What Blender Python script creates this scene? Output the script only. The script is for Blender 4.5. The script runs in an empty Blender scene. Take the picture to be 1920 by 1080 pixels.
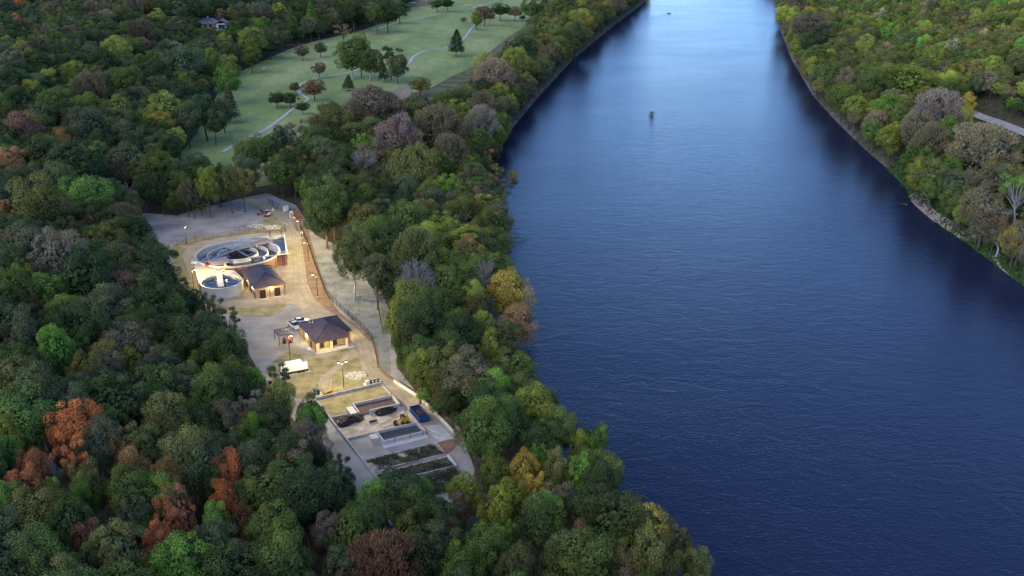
import bpy, math, random
import numpy as np
random.seed(7); RNG = np.random.default_rng(11)
SC = bpy.context.scene
COL = SC.collection
R = math.radians
# ---------------------------------------------------------------- camera
CAM_H, PITCH, FPX = 110.0, R(21), 1900.0
cam = bpy.data.cameras.new('camera'); co = bpy.data.objects.new('camera', cam); COL.objects.link(co)
co.location = (0, 0, CAM_H); co.rotation_euler = (math.pi/2 - PITCH, 0, 0)
cam.lens = FPX/1920*36; cam.sensor_width = 36; cam.clip_end = 9000; cam.clip_start = 1
SC.camera = co

def ray(px, py):
    dx = (px-960)/FPX; dy = -(py-540)/FPX
    return np.array([dx, math.cos(PITCH)+dy*math.sin(PITCH), -math.sin(PITCH)+dy*math.cos(PITCH)])
def G(px, py, z=0.0):
    d = ray(px, py); t = (z-CAM_H)/d[2]
    return (d[0]*t, d[1]*t)
def G3(px, py, z=0.0, lift=None):
    a = G(px, py, z); return (a[0], a[1], z if lift is None else lift)
def proj(x, y, z):
    f = y*math.cos(PITCH) - (z-CAM_H)*math.sin(PITCH)
    u = y*math.sin(PITCH) + (z-CAM_H)*math.cos(PITCH)
    return 960+FPX*x/f, 540-FPX*u/f, f
# ---------------------------------------------------------------- terrain function
def sdist(P, poly):
    """distance to a closed polygon, negative inside"""
    P = np.atleast_2d(P).astype(float); n = len(poly); poly = np.array(poly, float)
    d = np.full(len(P), 1e18); ins = np.zeros(len(P), bool)
    for i in range(n):
        a = poly[i]; b = poly[(i+1) % n]; ab = b-a; L = (ab**2).sum()
        t = np.clip(((P-a)@ab)/L, 0, 1)
        q = P-(a+t[:, None]*ab); d = np.minimum(d, (q**2).sum(1))
        c = ((a[1] > P[:, 1]) != (b[1] > P[:, 1]))
        with np.errstate(divide='ignore', invalid='ignore'):
            xi = (b[0]-a[0])*(P[:, 1]-a[1])/(b[1]-a[1] if b[1] != a[1] else 1e-9)+a[0]
        ins ^= c & (P[:, 0] < xi)
    d = np.sqrt(d); d[ins] *= -1
    return d
WZ = -3.0
SHL = [G(*p, WZ) for p in [(1390,1200),(1320,1120),(1235,1040),(1160,965),(1085,890),(1010,800),(962,712),(953,640),(955,560),(950,470),(938,400),(928,330),(942,280),(970,238),(1015,183),(1078,113),(1150,52),(1215,2)]]
SHR = [G(*p, WZ) for p in [(1455,0),(1460,60),(1478,110),(1518,180),(1560,227),(1610,277),(1650,312),(1688,352),(1700,378),(1740,414),(1800,455),(1850,493),(1920,547),(2050,655),(2250,800)]]
RIVER = [(60, -300)] + SHL + [(215, 1650), (330, 4000), (560, 4000), (380, 1700)] + SHR + [(260, -300)]
FOOTL = [G(*p) for p in [(700,1150),(690,1000),(640,915),(560,810),(500,730),(420,620),(375,560),(300,480),(225,405),(300,320),(360,262),(395,200),(430,140),(500,100),(560,72),(690,42),(760,12)]]
HILLL = [(-10, 60)] + FOOTL + [(-300, 4200), (-4200, 4200), (-4200, -200), (-60, -200)]
FOOTR = [G(*p) for p in [(1546,12),(1556,50),(1606,118),(1688,190),(1790,258),(1920,330),(2150,450)]]
HILLR = [(700, 4200)] + FOOTR + [(330, 100), (400, -200), (4200, -200), (4200, 4200)]
def hgt(P):
    P = np.atleast_2d(P).astype(float)
    r = sdist(P, RIVER)
    z = np.where(r < 0, -6.0+0*r, 0)
    k = np.clip((r+4)/13, 0, 1); bank = -5.6+5.6*(k*k*(3-2*k)) ; z = np.where(r < 9, bank, 0.0)
    # shoreline (r = 0) sits a little under the water level on a short step
    dl = np.maximum(-sdist(P, HILLL), 0); dr = np.maximum(-sdist(P, HILLR), 0)
    z = z + 46*(1-np.exp(-dl*dl/(dl+14)*0.0075)) + 95*(1-np.exp(-dr*dr/(dr+10)*0.0062))
    return z
def hit(px, py, zc=0.0):
    """first point on the pixel's ray that lies zc above the terrain"""
    d = ray(px, py); t = np.linspace(100, 2600, 1001)
    Q = d[None, :]*t[:, None]; Q[:, 2] += CAM_H
    g = Q[:, 2]-hgt(Q[:, :2])-zc
    i = np.argmax(g < 0)
    if g[i] >= 0: return None
    a = g[i-1]/(g[i-1]-g[i]) if i else 0
    q = Q[i-1]*(1-a)+Q[i]*a
    return q
# ---------------------------------------------------------------- materials
def mat(name, c, rough=0.8, var=0.25, scale=1.0, metal=0.0, emit=None, es=0.0, bump=0.0, c2=None, spec=0.3, wave=None):
    m = bpy.data.materials.new(name); m.use_nodes = True; n = m.node_tree; N = n.nodes; Lk = n.links
    b = N['Principled BSDF']; b.inputs['Roughness'].default_value = rough; b.inputs['Metallic'].default_value = metal
    b.inputs['Specular IOR Level'].default_value = spec
    tc = N.new('ShaderNodeTexCoord'); no = N.new('ShaderNodeTexNoise'); no.inputs['Scale'].default_value = scale; no.inputs['Detail'].default_value = 8
    no.inputs['Roughness'].default_value = 0.65
    Lk.new(tc.outputs['Object'], no.inputs['Vector'])
    rp = N.new('ShaderNodeValToRGB'); Lk.new(no.outputs['Fac'], rp.inputs['Fac'])
    c2 = c2 or tuple(x*(1-var) for x in c); c1 = tuple(min(1, x*(1+var*0.6)) for x in c)
    rp.color_ramp.elements[0].position = 0.35; rp.color_ramp.elements[1].position = 0.65
    rp.color_ramp.elements[0].color = (*c2, 1); rp.color_ramp.elements[1].color = (*c1, 1)
    Lk.new(rp.outputs['Color'], b.inputs['Base Color'])
    if bump:
        bp = N.new('ShaderNodeBump'); bp.inputs['Strength'].default_value = bump; bp.inputs['Distance'].default_value = 0.1
        Lk.new(no.outputs['Fac'], bp.inputs['Height']); Lk.new(bp.outputs['Normal'], b.inputs['Normal'])
    if wave:
        wv = N.new('ShaderNodeTexWave'); wv.inputs['Scale'].default_value = wave; wv.bands_direction = 'X'
        Lk.new(tc.outputs['Object'], wv.inputs['Vector'])
        bp = N.new('ShaderNodeBump'); bp.inputs['Strength'].default_value = 0.6; bp.inputs['Distance'].default_value = 0.08
        Lk.new(wv.outputs['Fac'], bp.inputs['Height']); Lk.new(bp.outputs['Normal'], b.inputs['Normal'])
    if emit:
        b.inputs['Emission Color'].default_value = (*emit, 1); b.inputs['Emission Strength'].default_value = es
    return m
M = {}
M['concrete'] = mat('concrete', (0.52, 0.50, 0.49), 0.85, 0.22, 0.6)
M['concrete_pale'] = mat('concrete_pale', (0.62, 0.60, 0.56), 0.8, 0.15, 0.5)
M['kerb'] = mat('kerb_concrete', (0.46, 0.43, 0.42), 0.85, 0.3, 0.8)
M['terracotta'] = mat('terracotta_wall', (0.30, 0.155, 0.105), 0.85, 0.2, 0.8)
M['cream'] = mat('cream_render', (0.58, 0.50, 0.38), 0.8, 0.12, 0.5)
M['brick'] = mat('brick', (0.36, 0.245, 0.16), 0.85, 0.2, 2.5)
M['ochre'] = mat('ochre_wall', (0.40, 0.30, 0.14), 0.8, 0.15, 1.5)
M['roof'] = mat('brown_metal_roof', (0.098, 0.068, 0.076), 0.5, 0.2, 0.35, wave=1.4)
M['dark'] = mat('dark_metal', (0.03, 0.03, 0.033), 0.5, 0.2, 2)
M['bronze'] = mat('bronze_door', (0.035, 0.022, 0.018), 0.5, 0.2, 2)
M['steel'] = mat('galvanised_steel', (0.36, 0.37, 0.39), 0.45, 0.2, 2, metal=0.4)
M['white'] = mat('white_paint', (0.68, 0.68, 0.67), 0.5, 0.08, 2)
M['yellow'] = mat('yellow_paint', (0.62, 0.36, 0.02), 0.45, 0.15, 2)
M['blue'] = mat('blue_paint', (0.012, 0.06, 0.22), 0.5, 0.2, 2)
M['orange'] = mat('orange_paint', (0.65, 0.10, 0.02), 0.5, 0.15, 2)
M['red'] = mat('red_paint', (0.45, 0.05, 0.03), 0.5, 0.2, 2)
M['pink'] = mat('pinkish_fibreglass', (0.42, 0.30, 0.27), 0.6, 0.15, 1)
M['glass'] = mat('dark_glass', (0.02, 0.025, 0.03), 0.1, 0.1, 2, spec=0.6)
M['rubber'] = mat('rubber', (0.02, 0.02, 0.02), 0.8, 0.2, 2)
M['wood'] = mat('weathered_wood', (0.10, 0.07, 0.05), 0.85, 0.3, 3)
M['sludge'] = mat('dark_sludge', (0.035, 0.027, 0.026), 0.9, 0.6, 1.6, bump=1.0)
M['bed_brown'] = mat('brown_bed_gravel', (0.13, 0.09, 0.075), 0.95, 0.45, 2.2, bump=0.8)
M['bed_grey'] = mat('grey_bed_gravel', (0.085, 0.085, 0.10), 0.95, 0.5, 2.2, bump=0.8)
M['tankwater'] = mat('tank_water', (0.012, 0.018, 0.03), 0.08, 0.2, 0.5, spec=0.5)
M['algae'] = mat('brown_channel_water', (0.05, 0.036, 0.034), 0.25, 0.35, 0.5, spec=0.5)
M['rock'] = mat('pale_rock', (0.5, 0.48, 0.43), 0.9, 0.5, 2.0)
M['teal'] = mat('teal_roof', (0.01, 0.16, 0.13), 0.5, 0.2, 1)
M['shingle'] = mat('grey_shingle', (0.19, 0.18, 0.20), 0.9, 0.25, 0.5)
M['grey_box'] = mat('grey_container_paint', (0.20, 0.23, 0.25), 0.6, 0.2, 0.8, wave=2.2)
M['lamp'] = mat('lit_lamp', (0.9, 0.8, 0.6), 0.5, 0, 1, emit=(1.0, 0.78, 0.42), es=10)
M['bark'] = mat('grey_brown_bark', (0.115, 0.095, 0.08), 0.95, 0.4, 1.2)
M['palebark'] = mat('pale_bark', (0.42, 0.40, 0.37), 0.9, 0.35, 0.9)
# ---------------------------------------------------------------- mesh helper
class MB:
    def __init__(s): s.v = []; s.f = []; s.m = []
    def add(s, v, f, mi=0):
        o = len(s.v); s.v += [tuple(map(float, p)) for p in v]; s.f += [tuple(i+o for i in q) for q in f]; s.m += [mi]*len(f); return s
    def box(s, x0, x1, y0, y1, z0, z1, mi=0):
        v = [(x, y, z) for z in (z0, z1) for y in (y0, y1) for x in (x0, x1)]
        return s.add(v, [(0,2,3,1),(4,5,7,6),(0,1,5,4),(2,6,7,3),(0,4,6,2),(1,3,7,5)], mi)
    def prism(s, poly, z0, z1, mi=0, top=None):
        """closed prism; poly counter-clockwise or not"""
        n = len(poly); a = sum(poly[i][0]*poly[(i+1)%n][1]-poly[(i+1)%n][0]*poly[i][1] for i in range(n))
        if a < 0: poly = poly[::-1]
        v = [(p[0], p[1], z0) for p in poly]+[(p[0], p[1], z1) for p in poly]
        f = [tuple(range(n))[::-1], tuple(range(n, 2*n))]+[(i, (i+1)%n, n+(i+1)%n, n+i) for i in range(n)]
        s.add(v, f, mi)
        if top is not None: s.m[-n-1] = top
        return s
    def tube(s, p, q, r, r2=None, n=6, mi=0):
        p = np.array(p, float); q = np.array(q, float); r2 = r if r2 is None else r2
        d = q-p; d /= (np.linalg.norm(d)+1e-9); a = np.cross(d, (0, 0, 1) if abs(d[2]) < .9 else (1, 0, 0)); a /= np.linalg.norm(a); b = np.cross(d, a)
        v = [p+r*(math.cos(t)*a+math.sin(t)*b) for t in np.linspace(0, 2*math.pi, n, endpoint=False)]+[q+r2*(math.cos(t)*a+math.sin(t)*b) for t in np.linspace(0, 2*math.pi, n, endpoint=False)]
        return s.add(v, [(i, (i+1)%n, n+(i+1)%n, n+i) for i in range(n)]+[tuple(range(n))[::-1], tuple(range(n, 2*n))], mi)
    def bar(s, p, q, w, h, mi=0):
        """box beam from p to q, w wide, h tall (upwards from p.z)"""
        p = np.array(p, float); q = np.array(q, float); d = q-p; l = math.hypot(d[0], d[1]); nx, ny = -d[1]/l*w/2, d[0]/l*w/2
        v = [(a[0]+k*nx, a[1]+k*ny, a[2]+z) for z in (0, h) for a in (p, q) for k in (-1, 1)]
        return s.add(v, [(0,1,3,2),(4,6,7,5),(0,2,6,4),(1,5,7,3),(0,4,5,1),(2,3,7,6)], mi)
    def ring(s, cx, cy, ro, ri, z0, z1, a0=0, a1=360, n=64, mi=0):
        full = abs(a1-a0) >= 360; k = n if full else n+1
        A = [R(a0+(a1-a0)*i/n) for i in range(k)]
        v = []
        for t in A:
            c, q = math.cos(t), math.sin(t)
            v += [(cx+ro*c, cy+ro*q, z0), (cx+ro*c, cy+ro*q, z1), (cx+ri*c, cy+ri*q, z1), (cx+ri*c, cy+ri*q, z0)]
        f = []
        for i in range(k if full else k-1):
            j = (i+1) % k
            for e in range(4): f.append((4*i+e, 4*j+e, 4*j+(e+1)%4, 4*i+(e+1)%4))
        if not full: f += [(0,1,2,3), tuple(4*(k-1)+e for e in (3,2,1,0))]
        return s.add(v, f, mi)
    def disc(s, cx, cy, r, z, n=48, mi=0):
        return s.add([(cx+r*math.cos(2*math.pi*i/n), cy+r*math.sin(2*math.pi*i/n), z) for i in range(n)], [tuple(range(n))], mi)
    def build(s, name, mats, parent=None, smooth=False, loc=None, rz=0):
        me = bpy.data.meshes.new(name); me.from_pydata(s.v, [], s.f)
        for m in (mats if isinstance(mats, (list, tuple)) else [mats]): me.materials.append(M[m] if isinstance(m, str) else m)
        me.polygons.foreach_set('material_index', s.m)
        if smooth: me.polygons.foreach_set('use_smooth', [True]*len(s.f))
        me.update()
        o = bpy.data.objects.new(name, me); COL.objects.link(o)
        if parent: o.parent = parent
        if loc is not None: o.location = loc; o.rotation_euler = (0, 0, rz)
        return o
def tag(o, label=None, cat=None, group=None, kind=None):
    if label: o['label'] = label
    if cat: o['category'] = cat
    if group: o['group'] = group
    if kind: o['kind'] = kind
    return o
def empty(name, label, cat, loc=(0,0,0), rz=0, group=None):
    o = bpy.data.objects.new(name, None); COL.objects.link(o); o.location = loc; o.rotation_euler = (0, 0, rz); o.empty_display_size = 0.5
    return tag(o, label, cat, group)
# ---------------------------------------------------------------- terrain mesh
def axis(a, b, step, far):
    c = list(np.arange(a, b+.1, step)); lo, hi, k = [], [], step
    x = a
    while x > far[0]: k *= 1.25; x -= k; lo.append(x)
    x, k = b, step
    while x < far[1]: k *= 1.25; x += k; hi.append(x)
    return np.array(lo[::-1]+c+hi)
X = axis(-420, 560, 3.5, (-5000, 5000)); Y = axis(90, 1500, 3.5, (-3000, 7000))
GX, GY = np.meshgrid(X, Y); PT = np.stack([GX.ravel(), GY.ravel()], 1)
Z = hgt(PT)
rd = sdist(PT, RIVER); nz = np.sin(PT[:, 0]*.21+np.sin(PT[:, 1]*.17)*2)*np.cos(PT[:, 1]*.19+PT[:, 0]*.07)
hl = np.maximum(-sdist(PT, HILLL), 0); hr = np.maximum(-sdist(PT, HILLR), 0)
Z += nz*0.5*np.clip(np.maximum(hl, hr)/25, 0, 1)
nx, ny = len(X), len(Y)
idx = np.arange(nx*ny).reshape(ny, nx)
quads = np.stack([idx[:-1, :-1], idx[:-1, 1:], idx[1:, 1:], idx[1:, :-1]], -1).reshape(-1, 4)
def np_mesh(name, V, F, mats, smooth=False, attrs=None):
    me = bpy.data.meshes.new(name); k = F.shape[1]
    me.vertices.add(len(V)); me.vertices.foreach_set('co', np.ascontiguousarray(V, dtype=np.float32).ravel())
    me.loops.add(F.size); me.loops.foreach_set('vertex_index', np.ascontiguousarray(F, dtype=np.int32).ravel())
    me.polygons.add(len(F)); me.polygons.foreach_set('loop_start', np.arange(0, F.size, k, dtype=np.int32))
    try: me.polygons.foreach_set('loop_total', np.full(len(F), k, dtype=np.int32))
    except Exception: pass
    if smooth: me.polygons.foreach_set('use_smooth', np.ones(len(F), bool))
    for an, av in (attrs or {}).items():
        at = me.attributes.new(an, 'FLOAT', 'POINT'); at.data.foreach_set('value', np.ascontiguousarray(av, dtype=np.float32))
    for m in mats: me.materials.append(m)
    me.update(calc_edges=True); me.validate(); return me
def ground_mat():
    m = bpy.data.materials.new('forest_floor'); m.use_nodes = True; N = m.node_tree.nodes; L = m.node_tree.links; b = N['Principled BSDF']
    b.inputs['Roughness'].default_value = 0.95; b.inputs['Specular IOR Level'].default_value = 0.15
    tc = N.new('ShaderNodeTexCoord'); no = N.new('ShaderNodeTexNoise'); no.inputs['Scale'].default_value = 0.35; no.inputs['Detail'].default_value = 9
    L.new(tc.outputs['Object'], no.inputs['Vector'])
    def ramp(a, c):
        r = N.new('ShaderNodeValToRGB'); r.color_ramp.elements[0].position = .35; r.color_ramp.elements[1].position = .65
        r.color_ramp.elements[0].color = (*a, 1); r.color_ramp.elements[1].color = (*c, 1); L.new(no.outputs['Fac'], r.inputs['Fac']); return r
    f = ramp((0.045, 0.045, 0.022), (0.10, 0.082, 0.05)); g = ramp((0.03, 0.062, 0.015), (0.075, 0.12, 0.035)); s = ramp((0.10, 0.08, 0.065), (0.26, 0.20, 0.165))
    for i, (nm, r) in enumerate((('grass', g), ('shore', s))):
        at = N.new('ShaderNodeAttribute'); at.attribute_name = nm
        mx = N.new('ShaderNodeMix'); mx.data_type = 'RGBA'; L.new(at.outputs['Fac'], mx.inputs['Factor'])
        L.new((f if i == 0 else last).outputs[0 if i == 0 else 2], mx.inputs[6]); L.new(r.outputs['Color'], mx.inputs[7]); last = mx
    L.new(last.outputs[2], b.inputs['Base Color']); return m
right = PT[:, 0] > np.interp(PT[:, 1], [200, 300, 500, 1300], [60, 80, 160, 240])
gr = np.where(right, np.clip((np.where(PT[:, 1] < 440, 13, 2.5)+nz*2-rd)/3, 0, 1), 0)
sh = np.where(right & (PT[:, 1] < 440), 0, np.clip((np.where(right, 3.6+np.sin(PT[:, 1]*.05)*1.2, 3.0)+nz*1.6-rd)/2.5, 0, 1))
me = np_mesh('ground', np.column_stack([PT, Z]), quads, [ground_mat()], True, {'grass': gr, 'shore': sh})
o = bpy.data.objects.new('ground', me); COL.objects.link(o); tag(o, kind='structure')
# ---------------------------------------------------------------- water
def water_mat():
    m = bpy.data.materials.new('river_water'); m.use_nodes = True; N = m.node_tree.nodes; L = m.node_tree.links; b = N['Principled BSDF']
    b.inputs['Base Color'].default_value = (0.014, 0.0185, 0.047, 1); b.inputs['Roughness'].default_value = 0.22; b.inputs['IOR'].default_value = 1.24
    b.inputs['Specular IOR Level'].default_value = 0.42
    tc = N.new('ShaderNodeTexCoord'); mp = N.new('ShaderNodeMapping'); mp.inputs['Scale'].default_value = (1, 1.6, 1); mp.inputs['Rotation'].default_value = (0, 0, 0.25)
    L.new(tc.outputs['Object'], mp.inputs['Vector'])
    def noise(sc, det, dist=0):
        n = N.new('ShaderNodeTexNoise'); n.inputs['Scale'].default_value = sc; n.inputs['Detail'].default_value = det; n.inputs['Distortion'].default_value = dist
        L.new(mp.outputs['Vector'], n.inputs['Vector']); return n
    a = noise(1.1, 4, .3); c = noise(0.12, 5, 1.2); e = noise(0.012, 3, .6)
    # the ripple strength itself varies over large calm and ruffled patches
    mr = N.new('ShaderNodeMapRange'); L.new(e.outputs['Fac'], mr.inputs['Value']); mr.inputs[1].default_value = .35; mr.inputs[2].default_value = .65; mr.inputs[3].default_value = .75; mr.inputs[4].default_value = 1.0
    rr = N.new('ShaderNodeMapRange'); L.new(e.outputs['Fac'], rr.inputs['Value']); rr.inputs[1].default_value = .35; rr.inputs[2].default_value = .65; rr.inputs[3].default_value = .18; rr.inputs[4].default_value = .21; L.new(rr.outputs[0], b.inputs['Roughness'])
    b1 = N.new('ShaderNodeBump'); b1.inputs['Distance'].default_value = 0.35; L.new(c.outputs['Fac'], b1.inputs['Height']); b1.inputs['Strength'].default_value = .42
    b2 = N.new('ShaderNodeBump'); b2.inputs['Distance'].default_value = 0.12; L.new(a.outputs['Fac'], b2.inputs['Height']); L.new(mr.outputs[0], b2.inputs['Strength'])
    L.new(b1.outputs['Normal'], b2.inputs['Normal']); L.new(b2.outputs['Normal'], b.inputs['Normal'])
    return m
w = MB(); w.add([(-400, -800, WZ), (2600, -800, WZ), (2600, 5500, WZ), (-400, 5500, WZ)], [(0, 1, 2, 3)])
M['water'] = water_mat(); tag(w.build('river', 'water'), kind='structure')
# ---------------------------------------------------------------- flat sheets and ribbons
def smooth_poly(pts, closed=True, n=5):
    P = [np.array(p[:2], float) for p in pts]; out = []; k = len(P)
    for i in range(k if closed else k-1):
        p0 = P[(i-1) % k] if closed or i > 0 else P[i]; p1 = P[i]; p2 = P[(i+1) % k]; p3 = P[(i+2) % k] if closed or i+2 < k else p2
        for j in range(n):
            t = j/n; out.append(tuple(.5*((2*p1)+(-p0+p2)*t+(2*p0-5*p1+4*p2-p3)*t*t+(-p0+3*p1-3*p2+p3)*t**3)))
    if not closed: out.append(tuple(P[-1]))
    return out
def sheet(name, px, z, m, smooth=True, kind='structure', thick=0.0):
    pts = [G(*p) for p in px]
    if smooth: pts = smooth_poly(pts)
    n = len(pts); a = sum(pts[i][0]*pts[(i+1)%n][1]-pts[(i+1)%n][0]*pts[i][1] for i in range(n))
    if a < 0: pts = pts[::-1]
    b = MB(); b.add([(p[0], p[1], z) for p in pts], [tuple(range(n))]); o = b.build(name, m)
    import bmesh
    bm = bmesh.new(); bm.from_mesh(o.data); bmesh.ops.triangulate(bm, faces=bm.faces); bm.to_mesh(o.data); bm.free()
    return tag(o, kind=kind)
def ribbon(name, px, width, m, lift=0.06, kind='structure', world=None, zf=None):
    pts = world or [tuple((hit(*p) if zf is None else np.array(G3(*p)))[:2]) for p in px]; pts = smooth_poly(pts, False, 10)
    A = np.array(pts); T = np.gradient(A, axis=0); T /= np.linalg.norm(T, axis=1)[:, None]; Nn = np.stack([-T[:, 1], T[:, 0]], 1)
    ws = np.interp(np.linspace(0, 1, len(A)), np.linspace(0, 1, len(width)), width) if isinstance(width, (list, tuple)) else np.full(len(A), width)
    Lf = A+Nn*ws[:, None]/2; Rt = A-Nn*ws[:, None]/2
    zl, zr = (hgt(Lf)+lift, hgt(Rt)+lift) if zf is None else (np.full(len(A), zf),)*2
    b = MB(); n = len(A)
    b.add([(*Lf[i], zl[i]) for i in range(n)]+[(*Rt[i], zr[i]) for i in range(n)], [(i, n+i, n+i+1, i+1) for i in range(n-1)])
    return tag(b.build(name, m), kind=kind)
M['gravel'] = mat('grey_gravel', (0.35, 0.325, 0.295), 0.95, 0.35, 0.09, c2=(0.225, 0.205, 0.185), bump=.3)
M['road'] = mat('concrete_road', (0.43, 0.355, 0.25), 0.9, 0.14, 0.22, c2=(0.30, 0.24, 0.165))
M['straw'] = mat('straw_ground', (0.34, 0.285, 0.15), 0.95, 0.3, 0.3, c2=(0.19, 0.17, 0.075))
M['verge'] = mat('grey_green_verge', (0.285, 0.29, 0.25), 0.95, 0.3, 0.12, c2=(0.19, 0.185, 0.16))
M['dirt'] = mat('red_brown_dirt', (0.28, 0.175, 0.10), 0.95, 0.35, 0.4)
M['redsoil'] = mat('red_soil', (0.26, 0.13, 0.09), 0.95, 0.3, 0.3)
M['sand'] = mat('pale_sand', (0.50, 0.43, 0.34), 0.95, 0.35, 0.35, c2=(0.26, 0.21, 0.165))
M['planting'] = mat('green_ground_cover', (0.026, 0.042, 0.018), 0.95, 0.4, 0.7, c2=(0.15, 0.13, 0.10), bump=.8)
def lawn_mat():
    m = bpy.data.materials.new('lawn_grass'); m.use_nodes = True; N = m.node_tree.nodes; L = m.node_tree.links; b = N['Principled BSDF']; b.inputs['Roughness'].default_value = .9; b.inputs['Specular IOR Level'].default_value = .15
    tc = N.new('ShaderNodeTexCoord'); mp = N.new('ShaderNodeMapping'); mp.inputs['Rotation'].default_value = (0, 0, .5); mp.inputs['Scale'].default_value = (1, .45, 1); L.new(tc.outputs['Object'], mp.inputs['Vector'])
    n1 = N.new('ShaderNodeTexNoise'); n1.inputs['Scale'].default_value = .03; n1.inputs['Detail'].default_value = 6; n1.inputs['Roughness'].default_value = .7; L.new(mp.outputs[0], n1.inputs['Vector'])
    n2 = N.new('ShaderNodeTexNoise'); n2.inputs['Scale'].default_value = .35; n2.inputs['Detail'].default_value = 6; L.new(tc.outputs['Object'], n2.inputs['Vector'])
    r1 = N.new('ShaderNodeValToRGB'); e = r1.color_ramp.elements; e[0].position = .32; e[1].position = .7; e[0].color = (0.165, 0.21, 0.065, 1); e[1].color = (0.42, 0.39, 0.17, 1)
    x = e.new(.5); x.color = (0.245, 0.30, 0.095, 1); L.new(n1.outputs['Fac'], r1.inputs['Fac'])
    mx = N.new('ShaderNodeMix'); mx.data_type = 'RGBA'; mx.blend_type = 'MULTIPLY'; mx.inputs['Factor'].default_value = .5; L.new(r1.outputs[0], mx.inputs[6]); L.new(n2.outputs['Fac'], mx.inputs[7])
    gm = N.new('ShaderNodeMix'); gm.data_type = 'RGBA'; gm.blend_type = 'MULTIPLY'; gm.inputs['Factor'].default_value = 1; L.new(mx.outputs[2], gm.inputs[6]); gm.inputs[7].default_value = (1.35, 1.35, 1.35, 1); L.new(gm.outputs[2], b.inputs['Base Color']); return m
M['lawn'] = lawn_mat()
M['rough'] = mat('rough_grass', (0.13, 0.14, 0.045), 0.95, 0.3, 0.12, c2=(0.075, 0.05, 0.028))
M['scrub'] = mat('brown_scrub', (0.19, 0.14, 0.085), 0.95, 0.3, 0.15, c2=(0.07, 0.075, 0.03))
M['bare'] = mat('bare_earth', (0.30, 0.24, 0.155), 0.95, .3, .3, c2=(0.17, 0.16, 0.08))
M['asphalt'] = mat('pale_asphalt', (0.36, 0.33, 0.29), 0.9, 0.2, 0.3)
M['stone'] = mat('riprap_stone', (0.33, 0.255, 0.20), 0.95, 0.4, 0.8, bump=.3)
M['path'] = mat('path_concrete', (0.52, 0.48, 0.42), 0.9, 0.2, 0.3)
sheet('lawn', [(335,352),(330,300),(360,262),(395,205),(425,150),(500,112),(560,86),(640,66),(700,50),(765,20),(800,-6),(1130,-6),(1090,12),(1020,50),(985,70),(930,110),(880,160),(820,215),(740,260),(600,320),(470,352)], 0.05, 'lawn')
sheet('rough_grass', [(700,195),(745,178),(800,168),(850,142),(905,118),(950,95),(1000,75),(960,120),(900,200),(800,235),(700,225)], 0.12, 'rough')
sheet('scrub_ground', [(905,112),(930,88),(965,62),(1010,42),(1060,30),(1040,70),(990,95),(940,115)], 0.18, 'scrub')
sheet('bare_ground', [(728,178),(745,165),(765,157),(772,170),(765,182),(740,186)], 0.2, 'bare')
sheet('red_soil_patch', [(532,76),(545,75),(565,80),(572,83),(545,86),(532,84)], 0.12, 'redsoil')
sheet('red_soil_bank', [(762,8),(790,3),(812,5),(800,11),(770,12)], 0.12, 'redsoil')
sheet('dirt_bank', [(692,66),(706,62),(730,62),(732,65),(706,67)], 0.12, 'dirt')
ribbon('cart_path', [(418,286),(430,278),(455,263),(490,248),(520,228),(553,202),(577,187),(562,175),(563,160),(590,148),(643,139),(700,124),(762,121),(775,107),(800,95),(842,88),(870,72),(885,52),(895,44)], 2.0, 'path', zf=.26)
ribbon('far_path', [(700,57),(757,40),(805,31),(830,24),(880,17),(917,6),(950,-4)], 2.2, 'path', zf=.26)
sheet('gravel_yard', [(205,395),(250,398),(330,404),(400,385),(470,368),(500,362),(555,385),(590,440),(650,470),(705,530),(740,600),(745,690),(800,760),(860,800),(890,880),(880,930),(760,990),(700,980),(640,900),(560,800),(500,720),(440,620),(380,570),(300,480)], 0.04, 'gravel', smooth=False)
ribbon('dirt_strip', [(548,392),(562,410),(571,440),(580,480),(590,525),(603,560),(630,590),(675,622),(700,655),(707,690),(740,718),(795,752),(832,790),(862,828)], [3.0,3.5,3.5,4,5,5,3,2.2,2,2,2.5,3,3,3], 'dirt', zf=.065)
sheet('verge_ground', [(592,470),(650,505),(705,545),(724,620),(732,700),(712,695),(700,650),(672,612),(618,555),(600,515)], .055, 'verge')
sheet('straw_ground', [(320,468),(350,450),(420,440),(500,430),(540,432),(548,480),(545,540),(520,590),(440,590),(380,580),(345,545),(325,500)], 0.075, 'straw')
sheet('straw_bank', [(500,398),(522,402),(536,425),(500,430),(478,424),(495,412)], 0.08, 'straw')
sheet('straw_lawn', [(500,700),(520,672),(550,655),(600,672),(650,655),(680,660),(680,690),(712,716),(655,733),(595,748),(545,742)], 0.085, 'straw')
sheet('concrete_road', [(460,372),(476,372),(505,385),(530,397),(551,419),(562,440),(567,465),(572,500),(576,532),(590,562),(625,590),(655,606),(677,624),(697,643),(705,668),(709,689),(722,706),(740,716),(795,752),(832,790),(855,815),(852,830),(800,838),(795,805),(760,760),(742,745),(731,738),(716,722),(698,712),(680,698),(675,676),(673,655),(665,640),(655,628),(600,612),(567,600),(565,580),(550,571),(520,570),(480,577),(430,578),(395,565),(362,530),(345,490),(342,478),(352,464),(380,452),(430,443),(480,438),(530,436),(534,428),(520,408),(500,394),(480,386),(458,380)], 0.10, 'road', smooth=False)
sheet('worn_track', [(664,655),(672,668),(650,680),(625,705),(622,728),(612,738),(598,722),(604,706),(630,684),(652,662)], 0.12, 'road')
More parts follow.
